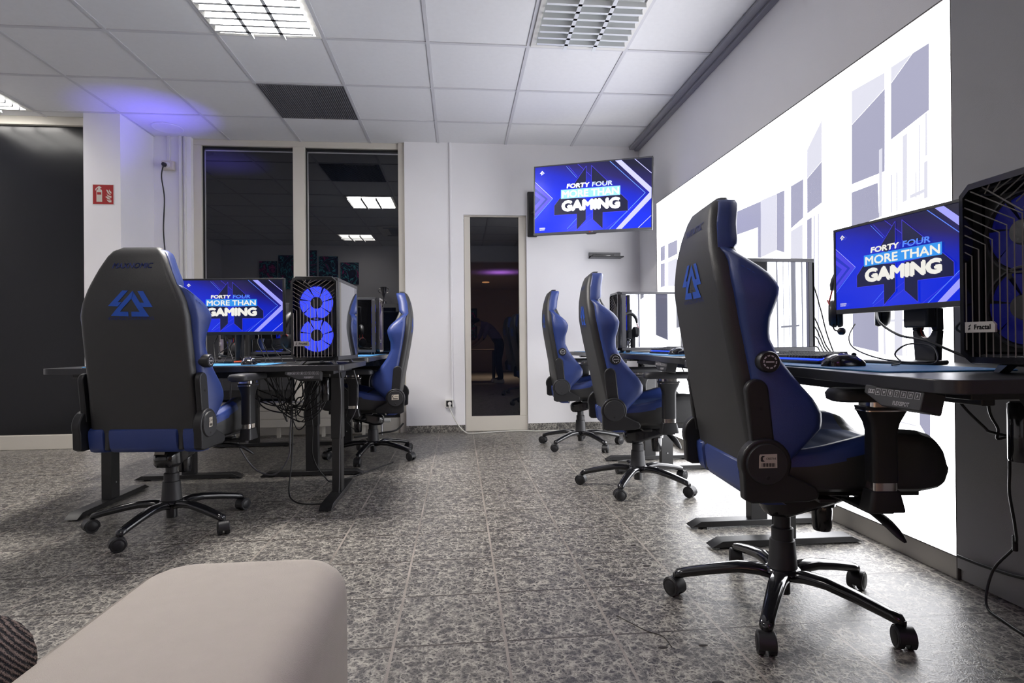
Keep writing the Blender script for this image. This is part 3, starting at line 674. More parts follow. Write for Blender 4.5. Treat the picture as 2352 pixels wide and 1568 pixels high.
    # armrests
    for s in (1, -1):
        X = s * .335; Y = .10
        m = MB(); pad = []
        for z, e in ((.726, .012), (.732, .002), (.748, 0), (.760, .006), (.763, .014)):
            pad.append([(X + x, Y + .01 + y, z) for x, y in rrect(.048 - e, -.150 + e, .130 - e, .03)])
        m.loft(pad); a = m.build('arm_pad', M_blk2, c, ang=50)
        m = MB(); m.loft([[(X + x, Y + y, z) for x, y in rrect(w, -d, d, .012)] for z, w, d in ((.505, .024, .036), (.645, .024, .036), (.668, .026, .041), (.70, .032, .056), (.712, .034, .059))])
        a = m.build('arm_post', M_black, c, ang=45)
        m = MB(); m.loft([[(X + x, Y + y, z) for x, y in rrect(.034, -.046, .046, .012)] for z in (.7125, .7258)]); m.loft([[(X + x, Y + y, z) for x, y in rrect(.0325, -.0575, .0575, .01)] for z in (.700, .703)]); m.build('chrome_collar', M_chrome, a)
        m = MB(); m.loft([[(X + x, Y + y, z) for x, y in rrect(.022, -.034, .034, .010)] for z in (.482, .506)]); m.build('chrome_ring', M_chrome, a)
        m = MB(); m.loft([[(X + x, Y + y, z) for x, y in rrect(w, -d, d, .012)] for z, w, d in ((.425, .030, .050), (.432, .030, .050), (.470, .027, .042), (.483, .026, .040))]); m.box(min(X, s * .2), max(X, s * .2), Y - .035, Y + .035, .414, .427)
        m.build('arm_bracket', M_black, a, bevel=.003)
    # tilt mechanism
    m = MB(); rings = []
    for y, w, z0, z1 in ((-.085, .030, .335, .375), (-.07, .045, .318, .392), (-.02, .058, .315, .405), (.05, .060, .335, .415), (.13, .066, .36, .42), (.17, .068, .375, .424)):
        r_ = .014; rings.append([(x, y, z) for x, z in [(-w + r_, z0), (w - r_, z0), (w, z0 + r_), (w, z1 - r_), (w - r_, z1), (-w + r_, z1), (-w, z1 - r_), (-w, z0 + r_)]])
    m.loft(rings); mech = m.build('tilt_mechanism', M_gloss, c, bevel=.004)
    m = MB(); m.rod((0, .115, .37), (0, .115, .345), .042, .040, n=24); m.lathe([(.030, .345), (.032, .33), (.030, .275), (.026, .262), (.0001, .260)], (0, .115, 0)); m.build('tension_knob', M_gloss, mech, ang=40)
    m = MB(); m.box(-.022, .026, -.0915, -.0905, .0, .034); st = m.build('warning_label', M_sticker, mech); st.location = (0, 0, .348); st.rotation_euler = (R(-24), 0, 0); st.location = (0, -.018 + .0, .352)
    m = MB(); m.tube(smooth_path([(.05, .10, .398), (.16, .12, .400), (.24, .13, .395), (.29, .145, .375), (.335, .165, .335)], 5), [.008] * 8 + [.009, .011, .013, .014, .015, .016, .016, .016, .015, .014, .012, .008, .004], 10, sx=1.2, sy=.55); m.build('lever', M_black, mech, ang=80)
    m = MB(); m.tube(smooth_path([(-.05, .06, .398), (-.16, .05, .395), (-.22, .05, .385)], 4), [.007] * 5 + [.014, .016, .016, .010], 10, sx=1.2, sy=.7); m.build('tilt_handle', M_black, mech, ang=80)
    # gas column
    m = MB(); m.lathe([(.026, .235), (.026, .335)], n=24); m.lathe([(.034, .195), (.034, .262), (.030, .264), (.0301, .265)], n=24); m.lathe([(.047, .128), (.044, .15), (.040, .21), (.039, .222), (.034, .224)], n=24)
    m.build('gas_column', M_blk2, c, ang=40)
    m = MB(); m.lathe([(.060, .118), (.055, .128), (.046, .133)], n=24); m.lathe([(.024, .045), (.024, .12)], n=20); m.build('hub', M_gloss, c, ang=40)
    # five legs with castors
    cz = lerp_table([(.02, .105), (.08, .118), (.14, .118), (.22, .104), (.30, .086), (.345, .074), (.36, .070)])
    for k in range(5):
        a = R(base_deg + 72 * k) - rz; m = MB(); rings = []
        for i in range(16):
            r_ = .03 + .332 * i / 15; z = cz(r_); w = .030 - .011 * i / 15; h2 = .019 - .004 * i / 15
            if i == 15: w *= .55; h2 *= .55; r_ -= .012
            if i == 0: w *= .7
            ring = []
            for q in range(12): t = 2 * PI * q / 12; cx_, sx_ = math.cos(t), math.sin(t); ring.append((r_, w * math.copysign(abs(cx_) ** .75, cx_), z + h2 * math.copysign(abs(sx_) ** .75, sx_)))
            rings.append(ring)
        m.T = Matrix.Rotation(a, 4, 'Z'); m.loft(rings); lg = m.build('leg', M_gloss, c, ang=60)
        m = MB(); sw = R(random.uniform(-60, 60)) if k else R(20)
        m.T = Matrix.Rotation(a, 4, 'Z') @ Matrix.Translation((.345, 0, 0)) @ Matrix.Rotation(sw, 4, 'Z')
        m.rod((0, 0, .045), (0, 0, .078), .009, n=12)
        for s in (1, -1):
            m.rod((.004, s * .006, .031), (.004, s * .025, .031), .0305, n=24); m.rod((.004, s * .025, .031), (.004, s * .0265, .031), .023, .021, n=24)
        m.prism([(.004 + .034 * math.cos(R(t)), .031 + .034 * math.sin(R(t))) for t in range(-10, 201, 15)] + [(.004 + .027 * math.cos(R(t)), .031 + .027 * math.sin(R(t))) for t in range(200, -11, -15)], -.023, .023, 'y')
        m.build('caster', M_black, lg, ang=40, bevel=.0015, seg=1)
    # embroidered marks on the back
    if logo:
        def on(u, v): return (u, YBK(v) - .0012, v)
        m = MB(); put_text(m, 'MAXNOMIC', lambda a, b: on(-.090 + .180 * a, 1.252 + .026 * b), 0, .02, .25); m.build('brand_mark', M_logod, c, smooth=False)
        m = MB()
        def lg_(p): return [on((x - 690) * .000196, 1.152 - (y - 690) * .000196) for x, y in p]
        for p in ([(505, 685), (632, 690), (405, 948), (490, 950), (405, 1043), (183, 1035)], [(845, 700), (972, 700), (1187, 1068), (970, 1066), (905, 965), (990, 965)],
                  [(737, 692), (770, 750), (710, 875), (445, 1162), (632, 1165), (628, 1270), (230, 1256)], [(737, 692), (1095, 1280), (697, 1275), (697, 1165), (885, 1168), (710, 875)]):
            m.add([(a, 0, b) for a, _, b in lg_(p)], [tuple(range(len(p)))])
        import bmesh
        bm = bmesh.new(); vv = [bm.verts.new(p) for p in m.v]
        for f in m.f: bm.faces.new([vv[i] for i in f])
        bm.normal_update(); bmesh.ops.triangulate(bm, faces=bm.faces); bmesh.ops.subdivide_edges(bm, edges=bm.edges, cuts=5)
        bm.normal_update()
        bmesh.ops.triangulate(bm, faces=bm.faces); bm.verts.ensure_lookup_table(); bm.verts.index_update()
        m = MB(); m.add([(v.co.x, YBK(v.co.z) - .0018, v.co.z) for v in bm.verts], [tuple(v.index for v in f.verts) for f in bm.faces], 0); bm.free()
        m.T = Matrix.Translation((0, -.0004, 0)); put_text(m, '404MULTIGAMING', lambda a, b: on(-.106 + .205 * a, 1.022 + .014 * b), 1, .0); m.T = None
        m.build('emblem', [M_logo, M_logod], c, smooth=False)
    for ch in c.children:
        if ch.name.split('.')[0] not in ('leg', 'hub', 'gas_column'): ch.location.z += lift; ch.location.y += fwd
    return c
def sticker(c, side, w=.052, h=.040):
    for ch in c.children:
        if ch.name.startswith('hinge_cover') and (ch.data.vertices[0].co.x > 0) == (side > 0):
            X = side * .2978; fx = (1 if side > 0 else -1)
            m = MB(); f = lambda a, b: (X, -.195 + fx * (a - .5) * w, .555 + (b - .5) * h)
            m.add([f(0, 0), f(1, .02), f(1, 1), f(.06, .97), f(.02, .85)], [(0, 1, 2, 3, 4)], 0)
            X2 = X + side * .0004; g_ = lambda a, b: (X2, -.195 + fx * (a - .5) * w, .555 + (b - .5) * h)
            m.add([g_(.10, .50), g_(.18, .45), g_(.33, .48), g_(.22, .60), g_(.22, .75), g_(.35, .86), g_(.18, .88), g_(.10, .75)], [tuple(range(8))], 1)
            put_text(m, 'CREETIVE', lambda a, b: g_(.40 + .55 * a, .60 + .14 * b), 1, .02)
            for k in range(14): x = .15 + .75 * k / 14; m.add([g_(x, .1), g_(x + .02 + .015 * (k % 3), .1), g_(x + .02 + .015 * (k % 3), .36), g_(x, .36)], [(0, 1, 2, 3)], 1)
            o = m.build('sticker', [M_sticker, M_ink], ch, smooth=False)
            return o
chR1 = make_chair((1.07, 1.81, 0), R(-95.5), 16, 'nearest gaming chair at the right, blue side towards us, beige sticker on its hinge', -.010, .018, .03)
sticker(chR1, 1)
chR2 = make_chair((1.085, 3.40, 0), R(-95), 20, 'gaming chair in the middle of the right-hand row', -.045, 0, .06)
chR3 = make_chair((1.03, 4.80, 0), R(-93), 5, 'farthest gaming chair of the right-hand row, below the television', -.022, 0, .02)
chL1 = make_chair((-1.42, 2.95, 0), R(-5), 44.6, 'gaming chair with its black back and blue triangle emblem facing us, left desk', -.018, 0, .0)
sticker(chL1, 1, .03, .045)
chL2 = make_chair((-.68, 4.55, 0), R(92), 43.5, 'gaming chair beside the double window, facing left', -.060, 0, .03)
sticker(chL2, -1)

# ------------------------------------------------------------ desks
def arc_corner(cx, cy, r, a0, a1, n=6): return [(cx + r * math.cos(R(a0 + (a1 - a0) * k / n)), cy + r * math.sin(R(a0 + (a1 - a0) * k / n))) for k in range(n + 1)]
def make_desk(loc, rz, zt, label, L=1.48, D=.78, legx=.63, panel=None, dip=.0, legoff=0., motor_side=1, tags=True):
    d = empty('standing_desk', loc, rz, label=label, cat='desk', group='height adjustable gaming desks')
    h = L / 2; T = .030; r = .05
    pts = arc_corner(-h + r, -D / 2 + r, r, 180, 270)
    if dip:
        for k in range(1, 16):
            x = -h + .12 + (L - .24) * k / 16; pts.append((x, -D / 2 + dip * .5 * (1 - math.cos(2 * PI * k / 16))))
    pts += arc_corner(h - r, -D / 2 + r, r, 270, 360) + arc_corner(h - r, D / 2 - r, r, 0, 90) + arc_corner(-h + r, D / 2 - r, r, 90, 180)
    m = MB(); m.prism(pts, zt - T, zt); n = len(pts)
    for i in range(2, 2 + n): m.m[i] = 1
    m.build('tabletop', [M_top, M_edge], d, bevel=.002, ang=30)
    zu = zt - T - .001
    m = MB(); m.box(-legx, legx, -.20, -.165, zu - .04, zu - .003); m.box(-legx, legx, .165, .20, zu - .04, zu - .003)
    m.build('crossbar', M_steel, d, bevel=.003)
    for s in (1, -1):
        X = s * legx + legoff
        m = MB(); m.box(X - .03, X + .03, -.045, .045, .34, zu - .035); m.build('leg', M_steel, d, bevel=.004)
        lg = MB(); lg.box(X - .026, X + .026, -.040, .040, .03, .345); lg.rod((X - s * .0301, .0, .12), (X - s * .0315, 0, .12), .005, n=8, mi=1); lg.build('inner_leg', [M_steel, M_silver], d, bevel=.003)
        m = MB(); f = .34; m.add([(X - .034, -f, .008), (X + .034, -f, .008), (X + .034, f, .008), (X - .034, f, .008), (X - .034, -f + .05, .034), (X + .034, -f + .05, .034), (X + .034, f - .05, .034), (X - .034, f - .05, .034)],
                                 [(0, 3, 2, 1), (4, 5, 6, 7), (0, 1, 5, 4), (1, 2, 6, 5), (2, 3, 7, 6), (3, 0, 4, 7)])
        ft = m.build('foot', M_steel, d, bevel=.002)
        for y in (-f + .07, f - .07): m = MB(); m.rod((X, y, 0), (X, y, .010), .02, n=16); m.build('glide', M_rubber, ft)
        m = MB(); m.box(X - .035, X + .035, -.26, .26, zu - .022, zu); m.prism([(-.075, zu - .022), (.075, zu - .022), (.05, zu - .055), (-.05, zu - .055)], X - .036, X + .036, 'x'); m.build('bracket', M_steel, d, bevel=.002)
    X = motor_side * (legx - .062) + legoff
    m = MB(); m.lathe([(.028, zu - .185), (.030, zu - .18), (.030, zu - .045), (.026, zu - .04)], (X, -.03, 0), 20); m.build('motor', M_gloss, d, ang=40)
    if panel is not None:
        P = empty('control_panel', (panel, -D / 2 + dip * .5 * (1 - math.cos(2 * PI * (panel + h - .12) / (L - .24))) + .026, zt - T - .001)); P.parent = d
        m = MB(); m.prism([(-.075, 0), (.075, 0), (.075, -.036), (.072, -.038), (-.02, -.038), (-.075, -.016)], -.022, .03, 'y'); PS = (1.2, 1., 1.25); P2 = m.build('panel_body', M_blk2, d, bevel=.002)
        P2.location = P.location; P2.name = 'control_panel'; bpy.data.objects.remove(P)
        P2.rotation_euler = (R(-14), 0, 0); P2.scale = PS
        m = MB(); Yf = -.0228
        def fr(x, z, w, hh, t=.0007):
            m.box(x - w, x + w, Yf, Yf + .0003, z - hh, z - hh + t); m.box(x - w, x + w, Yf, Yf + .0003, z + hh - t, z + hh); m.box(x - w, x - w + t, Yf, Yf + .0003, z - hh, z + hh); m.box(x + w - t, x + w, Yf, Yf + .0003, z - hh, z + hh)
        for k in range(3): fr(-.060 + .006 * k, -.012, .0025, .004, .0012)
        for k in range(7):
            x = -.036 + .0165 * k; fr(x, -.012, .006, .006)
            if k == 0: m.poly([(x - .003, Yf, -.014), (x + .003, Yf, -.014), (x, Yf, -.009)])
            elif k == 1: m.poly([(x - .003, Yf, -.010), (x + .003, Yf, -.010), (x, Yf, -.015)])
            else: put_text(m, '123MA'[k - 2], lambda a, b: (x - .0022 + .0044 * a, Yf, -.0152 + .0065 * b), None, .03)
        put_text(m, 'FLEXISPOT', lambda a, b: (.008 + .040 * a, Yf, -.0335 + .008 * b), None, .05)
        m.build('print', M_print, P2, smooth=False)
    return d
dL1 = make_desk((-1.345, 3.42, 0), 0, .78, 'black desk at the left behind the chair with its back to us', panel=.535, motor_side=1)
dL2 = make_desk((-1.00, 4.58, 0), R(90), .80, 'black desk before the double window on the aisle side', legx=.60, D=.80)
dL3 = make_desk((-1.80, 4.58, 0), R(-90), .79, 'black desk before the double window, hidden side next to the column', legx=.60, D=.78)
dR1 = make_desk((1.40, 1.78, 0), R(-90), .80, 'nearest black desk at the right carrying the monitor', L=1.42, legx=.575, D=.80, panel=.545, dip=.06)
dR2 = make_desk((1.42, 3.22, 0), R(-90), .81, 'black desk in the middle of the right-hand row', L=1.42, legx=.60, D=.80, panel=.37, dip=.05)
dR3 = make_desk((1.42, 4.78, 0), R(-90), .80, 'farthest black desk of the right-hand row', L=1.40, legx=.61, D=.80, dip=.04)

# ---- wide blue mouse pads
def pad(loc, rz, w, d_, label):
    m = MB(); m.prism([(x, y) for x, y in rrect(w / 2, -d_ / 2, d_ / 2, .02)], 0, .004)
    o = m.build('mouse_pad', M_mat, bevel=.001); o.location = loc; o.rotation_euler = (0, 0, rz)
    return tag(o, label, 'mouse pad', 'wide blue mouse pads')
pad((-1.46, 3.26, .7802), 0, .90, .40, 'blue mouse pad on the left desk')
pad((-.82, 4.56, .8002), R(90), .90, .38, 'blue mouse pad on the desk beside the double window')
pad((1.27, 1.80, .8002), R(-90), .90, .38, 'blue mouse pad on the nearest right-hand desk')
pad((1.27, 3.25, .8102), R(-90), .90, .38, 'blue mouse pad on the middle right-hand desk')
pad((1.27, 4.85, .8002), R(-90), .90, .38, 'blue mouse pad on the farthest right-hand desk')

# ------------------------------------------------------------ monitor, keyboard, mouse, headset
def make_monitor(loc, rz, w, h, label, zbase, ring=False, lit=True, tilt=0., name='monitor'):
    """loc = centre of the panel front"""
    t = empty(name, (loc[0], loc[1], zbase), rz, label=label, cat='monitor', group='desk monitors')
    zc = loc[2] - zbase
    m = MB(); m.box(-w / 2, w / 2, .0, .022, zc - h / 2, zc + h / 2); m.box(-w * .3, w * .3, .022, .045, zc - h * .3, zc + h * .3); m.build('housing', M_black, t, bevel=.004)
    bz, bb = .010, .018
    m = MB(); m.box(-w / 2, w / 2, -.004, -.0003, zc + h / 2 - bz, zc + h / 2); m.box(-w / 2, w / 2, -.004, -.0003, zc - h / 2, zc - h / 2 + bb)
    for s in (1, -1):
        a, b = sorted((s * w / 2, s * (w / 2 - bz))); m.box(a, b, -.004, -.0003, zc - h / 2 + bb, zc + h / 2 - bz)
    m.build('bezel', M_blk2, t, bevel=.001)
    if lit:
        s_ = screen_picture(w - 2 * bz, h - bz - bb, t, 1.); s_.location = (0, -.0012, zc + (bb - bz) / 2)
    else:
        m = MB(); m.box(-w / 2 + bz, w / 2 - bz, -.0012, -.0004, zc - h / 2 + bb, zc + h / 2 - bz); m.build('screen', M_gloss, t, smooth=False)
    m = MB()
    for k in range(4): m.rod((w / 2 - .03 - .014 * k, -.0042, zc - h / 2 + .008), (w / 2 - .03 - .014 * k, -.005, zc - h / 2 + .008), .002, n=8)
    m.build('button', M_gloss, t)
    if ring:
        m = MB(); m.box(-.045, .045, .045, .085, zc - h / 2 - .06, zc + .05); m.build('pivot_block', M_black, t, bevel=.006)
        # slanting upright with a round cable hole
        cy, czr, ri, ro = .105, .115, .026, .046; rr = []
        n = 28
        m = MB()
        outer = []
        for k in range(n):
            t_ = 2 * PI * k / n; ux_, uz_ = math.cos(t_), math.sin(t_)
            x = .046 * ux_; z = czr + .046 * uz_
            outer.append((x, z))
        m.prism([(-.045, .19), (.045, .19), (.046, czr)] + [(.026 * math.cos(R(a)), czr + .026 * math.sin(R(a))) for a in range(0, 181, 15)] + [(-.046, czr)], .085, .115, 'y')
        m.prism([(-.046, czr)] + [(.026 * math.cos(R(a)), czr + .026 * math.sin(R(a))) for a in range(180, 361, 15)] + [(.046, czr), (.040, .05), (.038, .012), (-.038, .012), (-.040, .05)], .085, .115, 'y')
        m.build('stand', M_black, t, bevel=.003)
        m = MB(); ringp = [(.0265 * math.cos(2 * PI * k / 24), .100, czr + .0265 * math.sin(2 * PI * k / 24)) for k in range(25)]; m.tube(ringp, .0022, 8, cap=False); m.build('cable_ring', M_red, t)
        m = MB(); m.prism([(-.13, -.06), (-.10, -.09), (.10, -.09), (.13, -.06), (.05, .13), (-.05, .13)], 0, .014); m.build('base', M_black, t, bevel=.004)
    else:
        m = MB(); m.rod((0, .075, .010), (0, .075, zc), .024, n=20); m.box(-.04, .04, .045, .075, zc - .05, zc + .05); m.build('stand', M_steel, t, ang=40)
        m = MB(); m.prism([(.12 * math.cos(2 * PI * k / 28), .075 + .10 * math.sin(2 * PI * k / 28)) for k in range(28)], 0, .012); m.build('base', M_black, t, bevel=.003)
    return t
make_monitor((-1.307, 3.434, 1.113), R(-5.3), .60, .328, 'lit monitor on the left desk beside the tower with blue fans', .7842)
make_monitor((1.508, 1.80, 1.15), math.atan2(-.43, .06), .60, .330, 'lit monitor on the nearest right-hand desk', .8002, ring=True)
make_monitor((1.52, 3.22, 1.14), R(-84), .56, .33, 'dark monitor on the middle right-hand desk, behind the nearest chair', .8102, ring=True, lit=True)
make_monitor((1.52, 4.86, 1.13), R(-88), .56, .33, 'monitor on the farthest right-hand desk, behind the second chair', .8002, ring=True, lit=True)
make_monitor((-1.12, 4.30, 1.12), R(93), .56, .33, 'monitor on the window desk on the aisle side, hidden by the tower', .8002, lit=False)
make_monitor((-1.70, 4.55, 1.10), R(-92), .56, .33, 'black monitor back behind the left monitor, next to the column', .7902, lit=False)

def make_keyboard(loc, rz, label, glow=True):
    k = empty('keyboard', loc, rz, label=label, cat='keyboard', group='mechanical keyboards')
    W_, D_ = .36, .135
    m = MB(); m.add([(-W_ / 2, -D_ / 2, 0), (W_ / 2, -D_ / 2, 0), (W_ / 2, D_ / 2, 0), (-W_ / 2, D_ / 2, 0), (-W_ / 2, -D_ / 2, .010), (W_ / 2, -D_ / 2, .010), (W_ / 2, D_ / 2, .024), (-W_ / 2, D_ / 2, .024)],
                    [(0, 3, 2, 1), (4, 5, 6, 7), (0, 1, 5, 4), (1, 2, 6, 5), (2, 3, 7, 6), (3, 0, 4, 7)]); m.build('body', M_blk2, k, bevel=.002)
    if glow:
        m = MB(); m.add([(-W_ / 2 + .006, -D_ / 2 + .006, .0128), (W_ / 2 - .006, -D_ / 2 + .006, .0128), (W_ / 2 - .006, D_ / 2 - .006, .0256), (-W_ / 2 + .006, D_ / 2 - .006, .0256),
                         (-W_ / 2 + .006, -D_ / 2 + .006, .0165), (W_ / 2 - .006, -D_ / 2 + .006, .0165), (W_ / 2 - .006, D_ / 2 - .006, .027), (-W_ / 2 + .006, D_ / 2 - .006, .027)],
                        [(0, 3, 2, 1), (4, 5, 6, 7), (0, 1, 5, 4), (1, 2, 6, 5), (2, 3, 7, 6), (3, 0, 4, 7)]); m.build('backlight', emi('key_glow', (.02, .06, 1.), 2.2), k, smooth=False)
    m = MB(); nx, ny = 18, 6
    for j in range(ny):
        x = -W_ / 2 + .008; rowz = .018 + .0165 * 0 + (j / (ny - 1)) * .0125; y = -D_ / 2 + .017 + j * .0198
        i = 0
        while x < W_ / 2 - .02:
            wk = .0185
            if j == 0 and 3 <= i <= 3: wk = .105
            elif i in (0,) and j in (1, 2, 3): wk = .026
            x1 = min(x + wk, W_ / 2 - .008)
            a = .0012; t = .0035
            m.add([(x + a, y - .0085, rowz), (x1 - a, y - .0085, rowz), (x1 - a, y + .0085, rowz), (x + a, y + .0085, rowz), (x + t, y - .006, rowz + .0095), (x1 - t, y - .006, rowz + .0095), (x1 - t, y + .0065, rowz + .010), (x + t, y + .0065, rowz + .010)],
                  [(0, 3, 2, 1), (4, 5, 6, 7), (0, 1, 5, 4), (1, 2, 6, 5), (2, 3, 7, 6), (3, 0, 4, 7)])
            x = x1; i += 1
    m.build('keycaps', M_black, k, smooth=False)
    return k
make_keyboard((-1.60, 3.24, .7845), R(0), 'dark keyboard on the left desk, partly behind the chair', False)
make_keyboard((1.27, 1.99, .8045), R(-90), 'keyboard with blue lighting on the nearest right-hand desk')
make_keyboard((1.28, 3.36, .8145), R(-90), 'keyboard with blue lighting on the middle right-hand desk')
make_keyboard((-.86, 4.22, .8045), R(95), 'keyboard with blue lighting on the desk beside the double window')
make_keyboard((1.28, 4.95, .8045), R(-90), 'keyboard on the farthest right-hand desk')
def make_mouse(loc, rz, label, blue=False):
    k = empty('mouse', loc, rz, label=label, cat='mouse', group='computer mice')
    m = MB(); rings = []
    Hh = lerp_table([(-.062, .008), (-.055, .022), (-.03, .036), (.0, .040), (.03, .033), (.052, .022), (.062, .010)])
    for i in range(17):
        y = -.062 + .124 * i / 16; h = Hh(y); w = .033 * (1 - (abs(y) / .064) ** 4) ** .5 + .004
        rings.append([(w * math.cos(t) * (1. if math.sin(t) < .3 else 1 - .0 * t), y, max(0, .004 + (h - .004) * max(0, math.sin(t)) ** .8) if math.sin(t) > 0 else 0.0) for t in [R(-20 + 220 * q / 14) for q in range(15)]])
    m.loft(rings); m.build('shell', M_gloss, k, ang=60)
    m = MB()
    for s in (1, -1):
        pts = []
        for i in range(9):
            y = -.052 + .085 * i / 8; a = R(52 + 5 * math.sin(i)); w = .033 * (1 - (abs(y) / .064) ** 4) ** .5 + .0045; h = Hh(y) + .0008
            pts.append((s * w * math.cos(a), y, .004 + (h - .004) * math.sin(a) ** .8))
        pts.append((s * .028, .036, .010))
        m.tube(pts, .0014, 5)
    m.build('stripe', mat('mouse_stripe', (.60, .58, .55), .4), k)
    m = MB(); m.rod((-.003, .035, .034), (.003, .035, .034), .007, n=12); m.build('wheel', M_fan_d if blue else M_rubber, k)
    return k
make_mouse((-1.125, 3.17, .7845), R(10), 'black mouse with pale stripes on the left desk in front of the tower', True)
make_mouse((1.19, 1.665, .8045), R(-92), 'black mouse with pale stripes on the nearest right-hand desk')
make_mouse((1.22, 3.05, .8145), R(-88), 'black mouse with pale stripes on the middle right-hand desk')
make_mouse((1.22, 4.65, .8045), R(-88), 'black mouse on the farthest right-hand desk')

def make_headset(loc, rz, label, tilt=0., yaw2=0., side=1):
    """hangs: origin at top of the headband, opening spans local x"""
    k = empty('headset', loc, rz, label=label, cat='headset', group='headsets with boom microphones'); k.rotation_euler = (R(tilt), R(yaw2), rz)
    m = MB(); pts = [(.078 * math.cos(R(a)), 0, -.085 + .088 * math.sin(R(a))) for a in range(0, 181, 12)]; m.tube(pts, [.006 + .007 * math.sin(R(a)) ** .5 if 0 < a < 180 else .006 for a in range(0, 181, 12)], 10, sx=1.6); m.build('headband', M_leather, k, ang=60)
    for s in (1, -1):
        m = MB(); m.tube([(s * .078, .0, -.085), (s * .086, 0, -.12), (s * .080, 0.0, -.175)], .0028, 8); m.tube(smooth_path([(s * .080, -.032, -.15), (s * .092, 0, -.118), (s * .080, .032, -.15)], 5), .0026, 6); m.build('yoke', M_red, k)
    for s in (1, -1):
        m = MB(); rings = []
        for x, r in ((.045, .030), (.046, .040), (.055, .044), (.062, .043), (.064, .038), (.066, .043), (.078, .043), (.088, .036), (.090, .024)):
            rings.append([(s * x, r * .9 * math.cos(2 * PI * q / 24), -.165 + r * 1.1 * math.sin(2 * PI * q / 24)) for q in range(24)])
        m.loft(rings); m.build('ear_cup', M_black, k, ang=50)
    m = MB(); m.tube(smooth_path([(side * .075, -.02, -.205), (side * .07, -.05, -.222), (side * .05, -.10, -.228)], 5), .0026, 8); m.ball((side * .048, -.112, -.228), .013, 8); m.build('microphone', M_black, k, ang=70)
    return k
# headsets hang on the monitors' far corners
hs_ = make_headset((1.55, 2.075, 1.18), R(-37), 'headset hanging behind the nearest right-hand monitor', side=-1); hs_.scale = (1.15,) * 3
make_headset((1.50, 3.50, 1.14), R(-10), 'headset hanging beside the tower on the middle right-hand desk', side=1)
make_headset((-.99, 3.52, 1.075), R(70), 'headset with red accents between the left monitor and the tower', side=-1)
make_headset((-1.62, 4.30, 1.03), R(-60), 'headset with red trim below the left monitor, far side', side=1)

